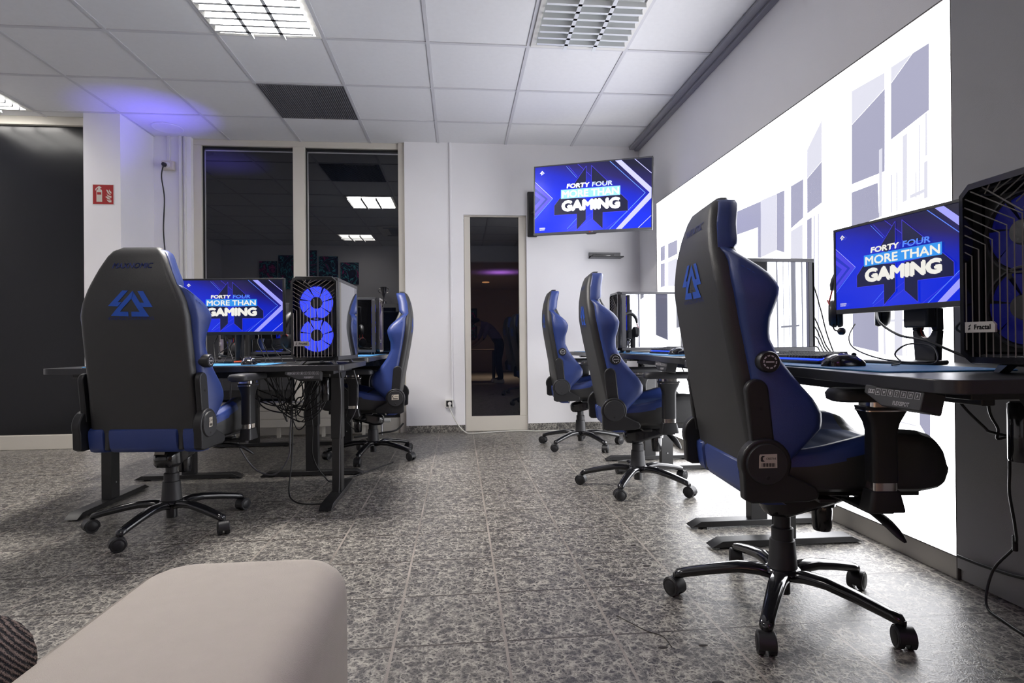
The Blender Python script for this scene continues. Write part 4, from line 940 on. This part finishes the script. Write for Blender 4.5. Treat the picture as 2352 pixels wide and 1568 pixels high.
# ------------------------------------------------------------ computer tower
def make_tower(loc, rz, label, lit=True, rib=None, glow_in=0., legs=.022):
    p = empty('computer_tower', loc, rz, label=label, cat='computer', group='computer towers with ribbed fronts')
    w, d, h = .242, .52, .445; z0 = legs; hw = w / 2
    # shell: top, bottom, back, side rails
    m = MB()
    m.box(-hw, hw, .03, d, z0 + h - .018, z0 + h); m.box(-hw, hw, .03, d, z0, z0 + .022); m.box(-hw, hw, d - .012, d, z0 + .022, z0 + h - .018)
    for s in (1, -1):
        a, b = sorted((s * hw, s * (hw - .004))); m.box(a, b, .03, .062, z0 + .022, z0 + h - .018); m.box(a, b, d - .03, d, z0 + .022, z0 + h - .018)
    m.build('case', M_case, p, bevel=.002)
    for s in (1, -1):
        a, b = sorted((s * hw, s * (hw - .0035))); m = MB(); m.box(a, b, .0625, d - .0305, z0 + .0225, z0 + h - .0185); m.build('glass_panel', M_pcglass, p, smooth=False)
    m = MB()
    for y in (.07, d - .06):
        for s in (1, -1): m.add([(s * .06, y, z0), (s * .085, y, z0), (s * .10, y, 0), (s * .085, y, 0), (s * .06, y + .03, z0), (s * .085, y + .03, z0), (s * .10, y + .03, 0), (s * .085, y + .03, 0)],
                                [(0, 3, 2, 1), (4, 5, 6, 7), (0, 1, 5, 4), (1, 2, 6, 5), (2, 3, 7, 6), (3, 0, 4, 7)])
    m.build('feet', M_silver, p)
    # front surround
    oc = [(-hw + .028, z0), (hw - .028, z0), (hw, z0 + .022), (hw, z0 + h - .020), (hw - .026, z0 + h + .004), (-hw + .026, z0 + h + .004), (-hw, z0 + h - .020), (-hw, z0 + .022)]
    ic = [(-hw + .030, z0 + .018), (hw - .030, z0 + .018), (hw - .012, z0 + .032), (hw - .012, z0 + h - .030), (hw - .030, z0 + h - .014), (-hw + .030, z0 + h - .014), (-hw + .012, z0 + h - .030), (-hw + .012, z0 + .032)]
    m = MB()
    def ring(pts, y): return [(x, y, z) for x, z in pts]
    m.loft([ring(oc, .029), ring(oc, .008), ring([(x * .985, z0 + h / 2 + (z - z0 - h / 2) * .985) for x, z in oc], 0.), ring(ic, .0), ring(ic, .020), ring(ic, .029)], cap=False)
    m.build('front_frame', M_gloss, p, ang=30)
    m = MB(); m.box(-hw + .012, hw - .012, .062, .066, z0 + .03, z0 + h - .03); m.build('fan_plate', M_ink, p, smooth=False)
    # fans
    for fz in (z0 + h * .70, z0 + h * .305):
        m = MB(); fr = .088; yy = .050
        for k in range(7):
            a0 = 2 * PI * k / 7 + .3; pts = []
            for q in range(7): t = a0 + .80 * q / 6; pts.append((fr * math.cos(t), yy + .006 * q / 6, fz + fr * math.sin(t)))
            for q in range(6, -1, -1): t = a0 - .15 + .85 * q / 6; pts.append((.032 * math.cos(t), yy + .004 * q / 6, fz + .032 * math.sin(t)))
            m.add(pts, [(q, q + 1, 12 - q, 13 - q) for q in range(6)])
        fn = m.build('fan', M_fan if lit else M_fan_d, p, smooth=False)
        m = MB(); m.rod((0, .040, fz), (0, .058, fz), .027, n=24)
        rg = [(.094 * math.cos(2 * PI * q / 40), .048, fz + .094 * math.sin(2 * PI * q / 40)) for q in range(41)]; m.tube(rg, .004, 6, cap=False); m.build('fan_hub', M_black, fn)
    # rib pattern on the front
    def U(x): return -hw + (x - 240) / 635. * w
    def V(y): return z0 + h - (y - 95) / 1290. * h
    m = MB(); t = .0011; lines = []
    vx = [275, 320, 368, 415, 462, 510, 558, 605, 655, 703, 752, 802, 850]; tp = [650, 610, 570, 545, 520, 480, 440, 410, 385, 385, 415, 440, 480]
    for i, (x, y) in enumerate(zip(vx, tp)):
        pl = [(x, 1340 if 0 < i < 12 else 1285), (x, y)]
        dl = {1: (270, 575), 2: (270, 515), 3: (270, 450), 4: (270, 380), 5: (270, 315), 6: (270, 250), 7: (275, 190), 8: (315, 145), 9: (850, 280), 10: (850, 330), 11: (850, 375)}
        if i in dl: pl.append(dl[i])
        lines.append(pl)
    lines += [[(840, 190), (665, 350)], [(800, 150), (620, 300)], [(738, 135), (575, 260)], [(668, 133), (522, 230)], [(600, 133), (475, 195)], [(525, 130), (475, 190)], [(450, 130), (415, 190)], [(398, 138), (660, 370)]]
    for pl in lines:
        m.tube([(U(x), .006, V(y)) for x, y in pl], .0018, 4, up=(0, 1, 0))
    m.build('front_ribs', rib or M_rib, p, smooth=False)
    m = MB(); bx0, bz0 = -hw + .017, z0 + .078; bw_, bh = .080, .026
    m.prism([(bx0, bz0), (bx0 + bw_, bz0), (bx0 + bw_, bz0 + bh - .007), (bx0 + bw_ - .007, bz0 + bh), (bx0, bz0 + bh)], -.002, .004, 'y', 0)
    put_text(m, 'Fractal', lambda a, b: (bx0 + .026 + .043 * a, -.0024, bz0 + .007 + .0125 * b), 1, .03)
    for q in ([(.012, .013), (.017, .017), (.017, .021), (.010, .016)], [(.010, .005), (.016, .009), (.014, .013), (.009, .010)]): m.add([(bx0 + a, -.0024, bz0 + b) for a, b in q], [(0, 1, 2, 3)], 1)
    m.build('badge', [mat('badge_silver', (.52, .49, .46), .4, .2), M_ink], p, smooth=False)
    # insides
    m = MB(); m.box(-hw + .02, -hw + .03, .10, d - .05, z0 + .10, z0 + h - .03); m.box(-hw + .02, hw - .03, .075, d - .03, z0 + .026, z0 + .085)
    m.box(-hw + .03, hw - .07, .16, .44, z0 + .17, z0 + .215); m.box(-hw + .03, hw - .09, .27, .40, z0 + .26, z0 + .38)
    m.build('components', M_black, p, bevel=.004)
    if glow_in:
        m = MB(); m.box(hw - .069, hw - .066, .20, .28, z0 + .185, z0 + .20); m.box(-hw + .032, -hw + .036, .40, .405, z0 + .2, z0 + h - .05); m.box(-.02, .02, .405, .41, z0 + .3, z0 + .35); m.build('inner_light', emi('inner_blue', (.03, .12, 1.), 3.), p, smooth=False)
    return p
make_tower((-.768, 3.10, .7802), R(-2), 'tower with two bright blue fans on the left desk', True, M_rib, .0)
make_tower((-.645, 4.82, .8002), R(90), 'tower with glass side and blue glow on the desk beside the double window', True, M_rib, 1.)
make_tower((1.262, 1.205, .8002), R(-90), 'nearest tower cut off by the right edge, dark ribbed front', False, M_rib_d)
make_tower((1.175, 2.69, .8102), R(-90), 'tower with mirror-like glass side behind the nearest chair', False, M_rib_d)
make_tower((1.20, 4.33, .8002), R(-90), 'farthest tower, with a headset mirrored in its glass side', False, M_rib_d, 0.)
make_tower((-1.98, 4.95, .7902), R(-60), 'tower glowing blue by the column, behind the left monitor', True, M_rib, 1.)
area('tower_glow', (-2.05, 4.98, 1.27), .08, 1.7, (.14, .10, 1.), (R(180 - 6), R(-19), 0), spread=38)

# ------------------------------------------------------------ radiator under the double window
rd = empty('radiator', (-1.55, 5.60, 0), label='low cream convector radiator below the double window', cat='radiator')
m = MB(); x0, x1 = -.92, .72
for k in range(3): m.box(x0, x1, 0, .012, .105 + .078 * k, .181 + .078 * k)
m.box(x0, x1, .013, .10, .10, .335); m.build('panel', M_cream, rd, bevel=.003)
m = MB(); m.box(x0 + .01, x1 - .01, .005, .095, .336, .346); m.build('top_grille', M_trimgrey, rd)
for x in (-.6, -.2, .22, .6): m = MB(); m.box(x, x + .03, .03, .07, .0, .10); m.build('foot', M_cream, rd, bevel=.002)
m = MB(); m.tube([(x1, .05, .14), (x1 + .05, .05, .14), (x1 + .07, .05, .12), (x1 + .07, .05, .0)], .009, 10); m.lathe([(.014, .10), (.016, .12), (.016, .16), (.012, .175)], (x1 + .06, .05, 0), 14); m.build('pipe', M_silver, rd, ang=60)
m = MB(); m.rod((x1 + .075, .05, .145), (x1 + .155, .05, .145), .021, .019, n=20); m.build('thermostat_head', M_white, rd, bevel=.003)

# ------------------------------------------------------------ cables
rnd = random.Random(3)
TG = 'cables tangled under the left desk'
TL_ = 'black cable in the tangle hanging under the left desk'
def sag(a, b, drop, j=.03):
    a, b = Vector(a), Vector(b); pts = [a]
    for t in (.25, .5, .75):
        p = a.lerp(b, t); p.z -= drop * 4 * t * (1 - t); p += Vector((rnd.uniform(-j, j), rnd.uniform(-j, j), rnd.uniform(-j, j) * .6)); pts.append(p)
    return pts + [b]
knot = (-1.0, 3.50, .52)
for k in range(9):
    a = (-1.28 + .06 * k + rnd.uniform(-.03, .03), 3.46 + rnd.uniform(-.08, .10), .735); b = (knot[0] + rnd.uniform(-.03, .03), knot[1] + rnd.uniform(-.03, .03), knot[2] + rnd.uniform(-.02, .03))
    cable(sag(a, b, rnd.uniform(.02, .09), .03), rnd.choice([.0035, .0045, .003]), label=TL_, group=TG, n=6)
for k in range(7):
    a = (knot[0] + rnd.uniform(-.02, .03), knot[1], knot[2]); b = (-.83 + rnd.uniform(-.04, .03), 3.50 + rnd.uniform(-.08, .10), rnd.uniform(.56, .735))
    cable(sag(a, b, rnd.uniform(.05, .16), .035), rnd.choice([.0035, .0045, .003]), label=TL_, group=TG, n=6)
for k in range(9):
    a = (-.86 - .04 * k, 3.46, .735); b = (-1.30 + .075 * k, 3.55, .73)
    cable(sag(a, b, rnd.uniform(.18, .36), .045), rnd.choice([.0035, .004]), label=TL_, group=TG, n=6)
cable([(-1.30, 3.40, .74), (-1.32, 3.42, .55), (-1.31, 3.46, .35), (-1.22, 3.5, .16), (-1.10, 3.5, .12), (-1.02, 3.5, .22), (-1.01, 3.5, .36), (-1.0, 3.5, .50)], .0048, M_cableg, label='grey cable looping low from the left desk before rising into the tangle')
cable([(-.99, 3.48, .52), (-.985, 3.46, .35), (-.98, 3.42, .20), (-.97, 3.33, .06), (-.93, 3.27, .02), (-.86, 3.24, .006), (-.76, 3.24, .006)], .0042, label='black cable dropping from the tangle to the floor beside the desk leg')
cable([(-.90, 3.50, .60), (-.88, 3.50, .40), (-.885, 3.52, .22), (-.84, 3.6, .08), (-.78, 3.75, .012), (-.5, 4.3, .008)], .0045, label='black cable running back from the tangle to the floor by the second desk')
cable([(-.66, 3.20, .745), (-.655, 3.22, .62), (-.665, 3.26, .48), (-.68, 3.30, .33), (-.69, 3.33, .10), (-.70, 3.36, .02)], .0032, M_cableg, label='thin grey cable down the outer side of the left desk leg')
cable([(-.62, 3.42, .735), (-.60, 3.45, .62), (-.62, 3.48, .50), (-.66, 3.5, .42)], .0028, M_cableg, label='thin grey cable loop at the desk corner before the window chair')
for k in range(4):
    cable(sag((-.98 + .06 * k, 4.2, .72), (-.80 + .05 * k, 4.5, .25 + .1 * k), .12, .05), .004, label='black cable under the window desk behind the desk legs', group='cables under the window desk', n=6)
cable([(-.56, 5.72, .10), (-.62, 5.62, .05), (-.74, 5.58, .035), (-.85, 5.56, .02), (-1.0, 5.5, .012)], .009, label='thick black cable by the radiator valve next to the wall corner')
# cables on the left desk
G_ = 'cables on the left desk under the monitor'
for k in range(8):
    a = (-1.45 + .055 * k, 3.50 + rnd.uniform(-.02, .04), 1.0 + rnd.uniform(-.04, .02)); b = (-1.38 + .06 * k + rnd.uniform(-.05, .05), 3.36 + rnd.uniform(-.05, .06), .790)
    cable(sag(a, b, rnd.uniform(-.02, .06), .03), .0028, label='thin cable running down behind the left monitor onto the desk', group=G_, n=6)
m = MB(); m.tube([(-.05, 0, 0), (.0, .0, .003), (.05, 0.0, 0)], .006, 8); o = m.build('cable_tie', M_orange); o.location = (-1.24, 3.40, .792); tag(o, 'short orange red cable end lying on the left desk', 'cable')
# right-hand side
cable([(1.55, 1.98, .985), (1.50, 1.90, .945), (1.49, 1.80, .90), (1.50, 1.70, .88), (1.56, 1.58, .82), (1.60, 1.45, .806)], .0042, label='thick black cable slanting below the nearest right-hand monitor')
cable([(1.50, 2.03, .945), (1.44, 1.98, .90), (1.38, 1.88, .86), (1.36, 1.76, .83), (1.38, 1.66, .815), (1.44, 1.60, .812), (1.47, 1.64, .86), (1.44, 1.70, .87), (1.40, 1.71, .84), (1.38, 1.66, .812), (1.30, 1.60, .808)], .0026, label='thin black headset cable curving to the mouse pad')
cable([(1.57, 1.60, 1.0), (1.56, 1.61, .96), (1.55, 1.64, .92), (1.565, 1.62, .90), (1.58, 1.55, .88), (1.60, 1.45, .81)], .0036, label='black cable through the ring of the nearest monitor stand')
for k in range(3):
    cable([(1.62, 1.68 - .02 * k, .90), (1.63, 1.62 - .02 * k, .90 - .01 * k), (1.62, 1.52 - .02 * k, .85), (1.61, 1.46, .806)], .004, label='black cable arching behind the nearest monitor stand', group='cables behind the nearest monitor', n=6)
BK = 'cables behind the tower with the mirror-like side'
for k in range(6):
    z = 1.18 if k == 0 else 1.06 - .05 * k
    cable([(1.70, 2.66 + .012 * k, z), (1.735 + .004 * k, 2.65, z - .005), (1.765 + .004 * k, 2.63 + .008 * k, z - .35 * (z - .78)), (1.775 - .004 * k, 2.60, z - .65 * (z - .78)), (1.785, 2.55 + .006 * k, .80), (1.80, 2.52, .70)], .0036, label='black cable falling from the back of the tower with the mirror-like side', group=BK, n=6)
UR = 'cables hanging under the nearest right-hand desk'
kn = (1.60, 1.52, .60)
for k in range(5):
    cable(sag((1.50 + .04 * k, 1.62 - .09 * k, .755), (kn[0] + rnd.uniform(-.01, .01), kn[1] + rnd.uniform(-.02, .02), kn[2]), .05, .02), .004, label='black cable hanging in the knot under the nearest right-hand desk', group=UR, n=6)
for k in range(3):
    cable([kn, (1.62, 1.44, .60 - .01 * k), (1.60, 1.34, .615 - .02 * k), (1.55, 1.20, .62 - .03 * k), (1.50, 1.0, .62)], .0052, label='thick black cable running right from the knot under the nearest desk', group=UR + ' to the right', n=6)
cable([kn, (1.61, 1.53, .50), (1.64, 1.56, .42), (1.70, 1.60, .30), (1.76, 1.66, .22), (1.745, 1.72, .12), (1.70, 1.70, .02), (1.68, 1.62, .006), (1.66, 1.50, .006), (1.69, 1.40, .006), (1.74, 1.36, .03), (1.76, 1.345, .08), (1.75, 1.31, .05), (1.72, 1.24, .006)], .0042, label='black cable falling to the floor and curling beside the panelled wall')
m = MB(); m.rod((0, 0, -.025), (0, 0, .025), .0075, n=10); o = m.build('cable_joint', M_cable, bevel=.002); o.location = (1.752, 1.65, .235); tag(o, 'small black joint on the cable hanging by the light box edge', 'cable joint')
cable([(1.79, 1.90, .10), (1.80, 1.80, .10), (1.80, 1.65, .12), (1.80, 1.50, .19), (1.80, 1.40, .30), (1.795, 1.3, .44)], .0062, label='thick black cable rising across the panelled wall at the right edge')
U3 = 'cables under the farther right-hand desks'
for k in range(5):
    cable(sag((1.55 + .03 * k, 3.9 - .05 * k, .76), (1.66, 3.4 + .06 * k, .45 + .05 * k), .10, .03), .004, label='black cable looping under the middle right-hand desk', group=U3, n=6)
for k in range(2):
    cable([(1.66, 3.62 - .1 * k, .50), (1.66, 3.60 - .1 * k, .2), (1.68, 3.55 - .1 * k, .10 + .02 * k), (1.70, 3.50 - .1 * k, .2), (1.68, 3.46 - .1 * k, .45)], .0036, label='black cable hanging in a loop in front of the light box plinth', group=U3 + ' in front of the plinth', n=6)

# ------------------------------------------------------------ cream sofa in the foreground
M_sofa = mat('cream_sofa_fabric', (.62, .565, .50), .8, bump=.4, bscale=700, var=.04, vscale=40)
sf = empty('sofa', (-.36, .5, 0), label='cream upholstered sofa with a rounded arm in the foreground', cat='sofa')
def soft(m, x0, x1, y0, y1, z0, z1, r, rt):
    rings = []
    for z, e in [(z0, rt * .5), (z0 + rt * .3, 0)] + [(z1 - rt + rt * math.sin(R(a)), rt * (1 - math.cos(R(a)))) for a in (0, 20, 40, 60, 75, 90)]:
        hx, hy = (x1 - x0) / 2 - e, (y1 - y0) / 2 - e; rr_ = max(.012, r - e)
        rings.append([((x0 + x1) / 2 + x, (y0 + y1) / 2 + y, z) for x, y in rrect(hx, -hy, hy, min(rr_, hx * .95), 8)])
    m.loft(rings)
m = MB(); soft(m, -.176, .166, -.62, .566, .03, .510, .085, .05); m.build('arm', M_sofa, sf, ang=75)
m = MB(); soft(m, -.80, -.154, -.60, .24, .03, .36, .05, .04); m.build('seat_base', M_sofa, sf, ang=70)
m = MB()
for x in (-.75, -.2, .08):
    for y in (-.5, .1): m.rod((x, y, 0), (x, y, .032), .02, n=12)
m.build('feet', M_black, sf)
# knitted cushion with real ribs
kc = MB(); rings = []
cx_, cy_ = -.790, .575
for i in range(1, 48):
    a = PI * i / 48; ring = []
    for k in range(160):
        t = 2 * PI * k / 160; b = 1 + .007 * math.cos(t * 40 + i * .9)
        x = math.sin(a) * math.cos(t); y = math.sin(a) * math.sin(t); z = -math.cos(a)
        p = lambda v: math.copysign(abs(v) ** .36, v)
        ring.append((.26 * p(x) * b, .26 * p(y) * b, .085 * math.copysign(abs(z) ** .8, z) * b))
    rings.append(ring)
kc.loft(rings)
kn_m = bpy.data.materials.new('brown_knit'); kn_m.use_nodes = True; nt = kn_m.node_tree; b = nt.nodes['Principled BSDF']; b.inputs['Roughness'].default_value = .9
tc = nt.nodes.new('ShaderNodeTexCoord'); wv = nt.nodes.new('ShaderNodeTexWave'); wv.inputs['Scale'].default_value = 85; wv.inputs['Distortion'].default_value = 3; wv.inputs['Detail Scale'].default_value = 6; wv.bands_direction = 'DIAGONAL'
nt.links.new(tc.outputs['Object'], wv.inputs['Vector']); cr = nt.nodes.new('ShaderNodeValToRGB'); nt.links.new(wv.outputs['Fac'], cr.inputs[0])
cr.color_ramp.elements[0].color = (.010, .009, .014, 1); cr.color_ramp.elements[0].position = .3; cr.color_ramp.elements[1].color = (.24, .18, .16, 1); cr.color_ramp.elements[1].position = .75
nt.links.new(cr.outputs[0], b.inputs['Base Color']); bp = nt.nodes.new('ShaderNodeBump'); bp.inputs['Strength'].default_value = .8; bp.inputs['Distance'].default_value = .004
nt.links.new(wv.outputs['Fac'], bp.inputs['Height']); nt.links.new(bp.outputs['Normal'], b.inputs['Normal'])
o = kc.build('knitted_cushion', kn_m, ang=180); o.location = (cx_, cy_, .478); tag(o, 'dark brown knitted cushion lying behind the sofa arm', 'cushion')

# ------------------------------------------------------------ what the windows mirror: rear wall and further room
art = bpy.data.materials.new('abstract_print'); art.use_nodes = True; nt = art.node_tree; b = nt.nodes['Principled BSDF']; b.inputs['Roughness'].default_value = .4
tc = nt.nodes.new('ShaderNodeTexCoord'); n1 = nt.nodes.new('ShaderNodeTexNoise'); n1.inputs['Scale'].default_value = 3.2; n1.inputs['Distortion'].default_value = 3.; n1.inputs['Detail'].default_value = 5
mp = nt.nodes.new('ShaderNodeMapping'); ob = nt.nodes.new('ShaderNodeNewGeometry'); nt.links.new(ob.outputs['Position'], n1.inputs['Vector'])
cr = nt.nodes.new('ShaderNodeValToRGB'); nt.links.new(n1.outputs['Fac'], cr.inputs[0]); el = cr.color_ramp.elements
el[0].position = .30; el[0].color = (.004, .006, .02, 1); el[1].position = .47; el[1].color = (.02, .01, .06, 1)
for p_, c_ in ((.50, (.10, .75, .80, 1)), (.53, (.01, .02, .06, 1)), (.60, (.02, .02, .08, 1)), (.64, (.85, .03, .30, 1)), (.68, (.03, .01, .08, 1))): e = el.new(p_); e.color = c_
nt.links.new(cr.outputs[0], b.inputs['Base Color'])
for k, (x, w, z0, z1, lb_) in enumerate([(-2.20, .36, 2.12, 2.56, 'first from the doorway'), (-2.62, .38, 2.02, 2.68, 'second from the doorway'), (-3.02, .34, 1.95, 2.80, 'tallest, in the middle'), (-3.42, .36, 2.02, 2.70, 'second from the dark end'), (-3.80, .34, 2.12, 2.58, 'at the dark end')]):
    t = empty('canvas_picture', (x, -.16, z0), label='dark abstract canvas with bright swirls mirrored in the window, ' + lb_, cat='picture', group='stepped abstract canvases on the rear wall')
    q = MB(); q.box(-w / 2, w / 2, .0005, .028, 0, z1 - z0); q.build('canvas', art, t, bevel=.002)
cb = empty('cabinet', (-1.52, .06, 0), label='tall pale cabinet with a black front on the rear wall, seen mirrored', cat='cabinet')
m = MB(); m.box(-.30, .30, -.20, .12, 0, 1.70); m.build('body', M_white, cb, bevel=.004)
m = MB(); m.box(-.27, .27, .121, .135, .05, 1.62); m.build('door', M_gloss, cb, bevel=.003)
tr = empty('trophy', (-1.50, .05, 1.7005), label='silver cup trophy on top of the tall cabinet, seen mirrored', cat='trophy')
m = MB(); m.lathe([(.055, 0), (.055, .05), (.02, .06), (.015, .13), (.03, .16), (.05, .24), (.07, .33), (.075, .34), (.06, .33), (.02, .2)], n=20); m.build('cup', M_chrome, tr, ang=40)
m = MB()
for s in (1, -1): m.tube(smooth_path([(s * .055, 0, .31), (s * .10, 0, .30), (s * .095, 0, .24), (s * .045, 0, .22)], 4), .006, 8)
m.build('handle', M_chrome, tr)
pj_ = empty('wall_speaker', (-1.02, -.16, 2.35), label='black wall speaker on a pole bracket on the rear wall, seen mirrored', cat='speaker')
m = MB(); m.box(-.11, .11, .05, .25, .02, .30); m.build('cabinet', M_black, pj_, bevel=.01)
m = MB(); m.box(-.02, .02, .0, .06, -.75, .28); m.build('bracket', M_steel, pj_, bevel=.003)
# far room
tb = empty('table', (.52, -2.1, 0), label='small dark table in the far room, seen mirrored in the narrow pane', cat='table')
m = MB(); m.box(-.35, .35, -.30, .30, .72, .75); m.build('tabletop', mat('pale_wood', (.40, .27, .17), .4), tb, bevel=.004)
for a in (-.30, .30):
    for b_ in (-.25, .25): q = MB(); q.box(a - .02, a + .02, b_ - .02, b_ + .02, 0, .719); q.build('leg', M_steel, tb)
pp = empty('framed_poster', (.22, -6.45, 1.5), label='dark framed poster on the far room wall, seen mirrored', cat='picture')
m = MB(); m.box(-.35, .35, .0005, .03, -.5, .5); m.build('frame', M_black, pp); m = MB(); m.box(-.30, .30, .031, .033, -.45, .45); m.build('print', art, pp)
area('far_room_lamp', (.9, -3.4, 2.55), .5, 170, (1., .74, .52), spread=95)
area('far_room_lamp_purple', (1.0, -2.1, 2.2), .4, 22, (.5, .2, 1.), (PI, 0, 0), spread=130)
fl = empty('ceiling_light', (.75, -4.2, 2.6), label='small warm ceiling light in the far room, seen mirrored', cat='ceiling light')
m = MB(); m.lathe([(.10, 0), (.10, -.02), (.0001, -.021)], n=24); m.build('diffuser', emi('warm_lamp', (1., .45, .18), 5.), fl)

# person bending over the table (seen only as a mirrored figure)
def person():
    P = empty('person', (.92, -1.35, 0), R(78), label='person in lilac top and dark trousers bending over a table, mirrored in narrow pane', cat='person')
    me = bpy.data.meshes.new('body'); J = {}; V = []; Rr = []; E_ = []
    def j(n, p, r, par=None):
        J[n] = len(V); V.append(p); Rr.append(r)
        if par: E_.append((J[par], J[n]))
    j('pelvis', (0, 0, .93), .135); j('waist', (0, .10, 1.08), .125, 'pelvis'); j('chest', (0, .27, 1.24), .145, 'waist'); j('neck', (0, .42, 1.34), .06, 'chest'); j('headb', (0, .50, 1.36), .085, 'neck'); j('head', (0, .60, 1.35), .088, 'headb')
    for s, nm in ((1, 'r'), (-1, 'l')):
        j('hip' + nm, (s * .10, 0, .88), .10, 'pelvis'); j('knee' + nm, (s * .11, .05, .50), .062, 'hip' + nm); j('ankle' + nm, (s * .11, -.02, .09), .042, 'knee' + nm); j('toe' + nm, (s * .12, .16, .04), .036, 'ankle' + nm)
        j('sh' + nm, (s * .18, .32, 1.30), .062, 'chest'); j('el' + nm, (s * .23, .42, 1.03), .045, 'sh' + nm); j('wr' + nm, (s * .17, .60, .86), .030, 'el' + nm); j('pa' + nm, (s * .16, .68, .82), .030, 'wr' + nm)
        for f, (dx, l) in enumerate(((-.030, .07), (-.010, .08), (.010, .075), (.030, .06))):
            j('f%d' % f + nm, (s * .16 + dx, .73, .80), .011, 'pa' + nm); j('g%d' % f + nm, (s * .16 + dx * 1.1, .73 + l * .6, .775), .009, 'f%d' % f + nm)
        j('th' + nm, (s * .16 - s * .045, .69, .80), .011, 'pa' + nm)
    me.from_pydata(V, E_, []); o = bpy.data.objects.new('body', me); COL.objects.link(o); o.parent = P
    sk = o.modifiers.new('skin', 'SKIN')
    for i, r in enumerate(Rr): me.skin_vertices[0].data[i].radius = (r, r)
    me.skin_vertices[0].data[0].use_root = True
    sk.use_smooth_shade = True; sb = o.modifiers.new('sub', 'SUBSURF'); sb.levels = 1; sb.render_levels = 2
    cl = bpy.data.materials.new('clothes_and_skin'); cl.use_nodes = True; nt = cl.node_tree; b = nt.nodes['Principled BSDF']; b.inputs['Roughness'].default_value = .85
    tc = nt.nodes.new('ShaderNodeTexCoord'); sp = nt.nodes.new('ShaderNodeSeparateXYZ'); nt.links.new(tc.outputs['Object'], sp.inputs[0])
    top = node_math(nt, 'GREATER_THAN', sp.outputs[2], 1.0); skin = node_math(nt, 'GREATER_THAN', sp.outputs[1], .455)
    a = nt.nodes.new('ShaderNodeMix'); a.data_type = 'RGBA'; nt.links.new(top, a.inputs['Factor']); a.inputs['A'].default_value = (.012, .016, .03, 1); a.inputs['B'].default_value = (.30, .22, .40, 1)
    c_ = nt.nodes.new('ShaderNodeMix'); c_.data_type = 'RGBA'; nt.links.new(skin, c_.inputs['Factor']); nt.links.new(a.outputs['Result'], c_.inputs['A']); c_.inputs['B'].default_value = (.50, .30, .22, 1)
    nt.links.new(c_.outputs['Result'], b.inputs['Base Color']); me.materials.append(cl)
    m = MB(); m.ball((0, .565, 1.405), .098, 10, sc=(1, 1.05, .75)); m.build('hair', mat('dark_hair', (.02, .013, .01), .7), P, ang=180)
    m = MB()
    for s in (1, -1): m.ball((s * .035, .668, 1.318), .011, 6)
    m.ball((0, .690, 1.295), .014, 6); m.build('face', mat('face_feature', (.30, .16, .12), .6), P)
    m = MB()
    for s in (1, -1): m.loft([[(s * .115 + x, .06 + y, z) for x, y in rrect(.045 - e, -.13 + e, .13 - e, .04)] for z, e in ((0.001, .004), (.03, 0), (.06, .008), (.085, .02))])
    m.build('shoe', M_white, P)
    return P
person()

# dark blots and a scratch on the floor tiles
M_blot = mat('dark_stain', (.02, .015, .013), .6)
for k, (x, y, r) in enumerate([(.345, 2.56, .010), (.50, 2.18, .012), (.73, 2.19, .013), (.75, 2.42, .010), (.58, 1.60, .011), (.70, 1.60, .011), (.66, 1.42, .013), (.95, 1.36, .02)]):
    m = MB(); m.lathe([(r, 0.0004), (r * .7, .0012), (.0001, .0014)], n=14); o = m.build('floor_stain', M_blot); o.location = (x, y, 0); o.scale = (1.3, .7, 1)
    tag(o, 'small dark blot on the grey floor tiles of the aisle', 'stain', 'dark blots on the floor tiles')
m = MB(); m.tube(smooth_path([(.50, 1.80, .0012), (.56, 1.70, .0012), (.60, 1.66, .0012), (.605, 1.60, .0012)], 6), .0016, 6); tag(m.build('floor_scratch', M_blot), 'curved dark scratch on the floor tiles in the aisle', 'scratch')
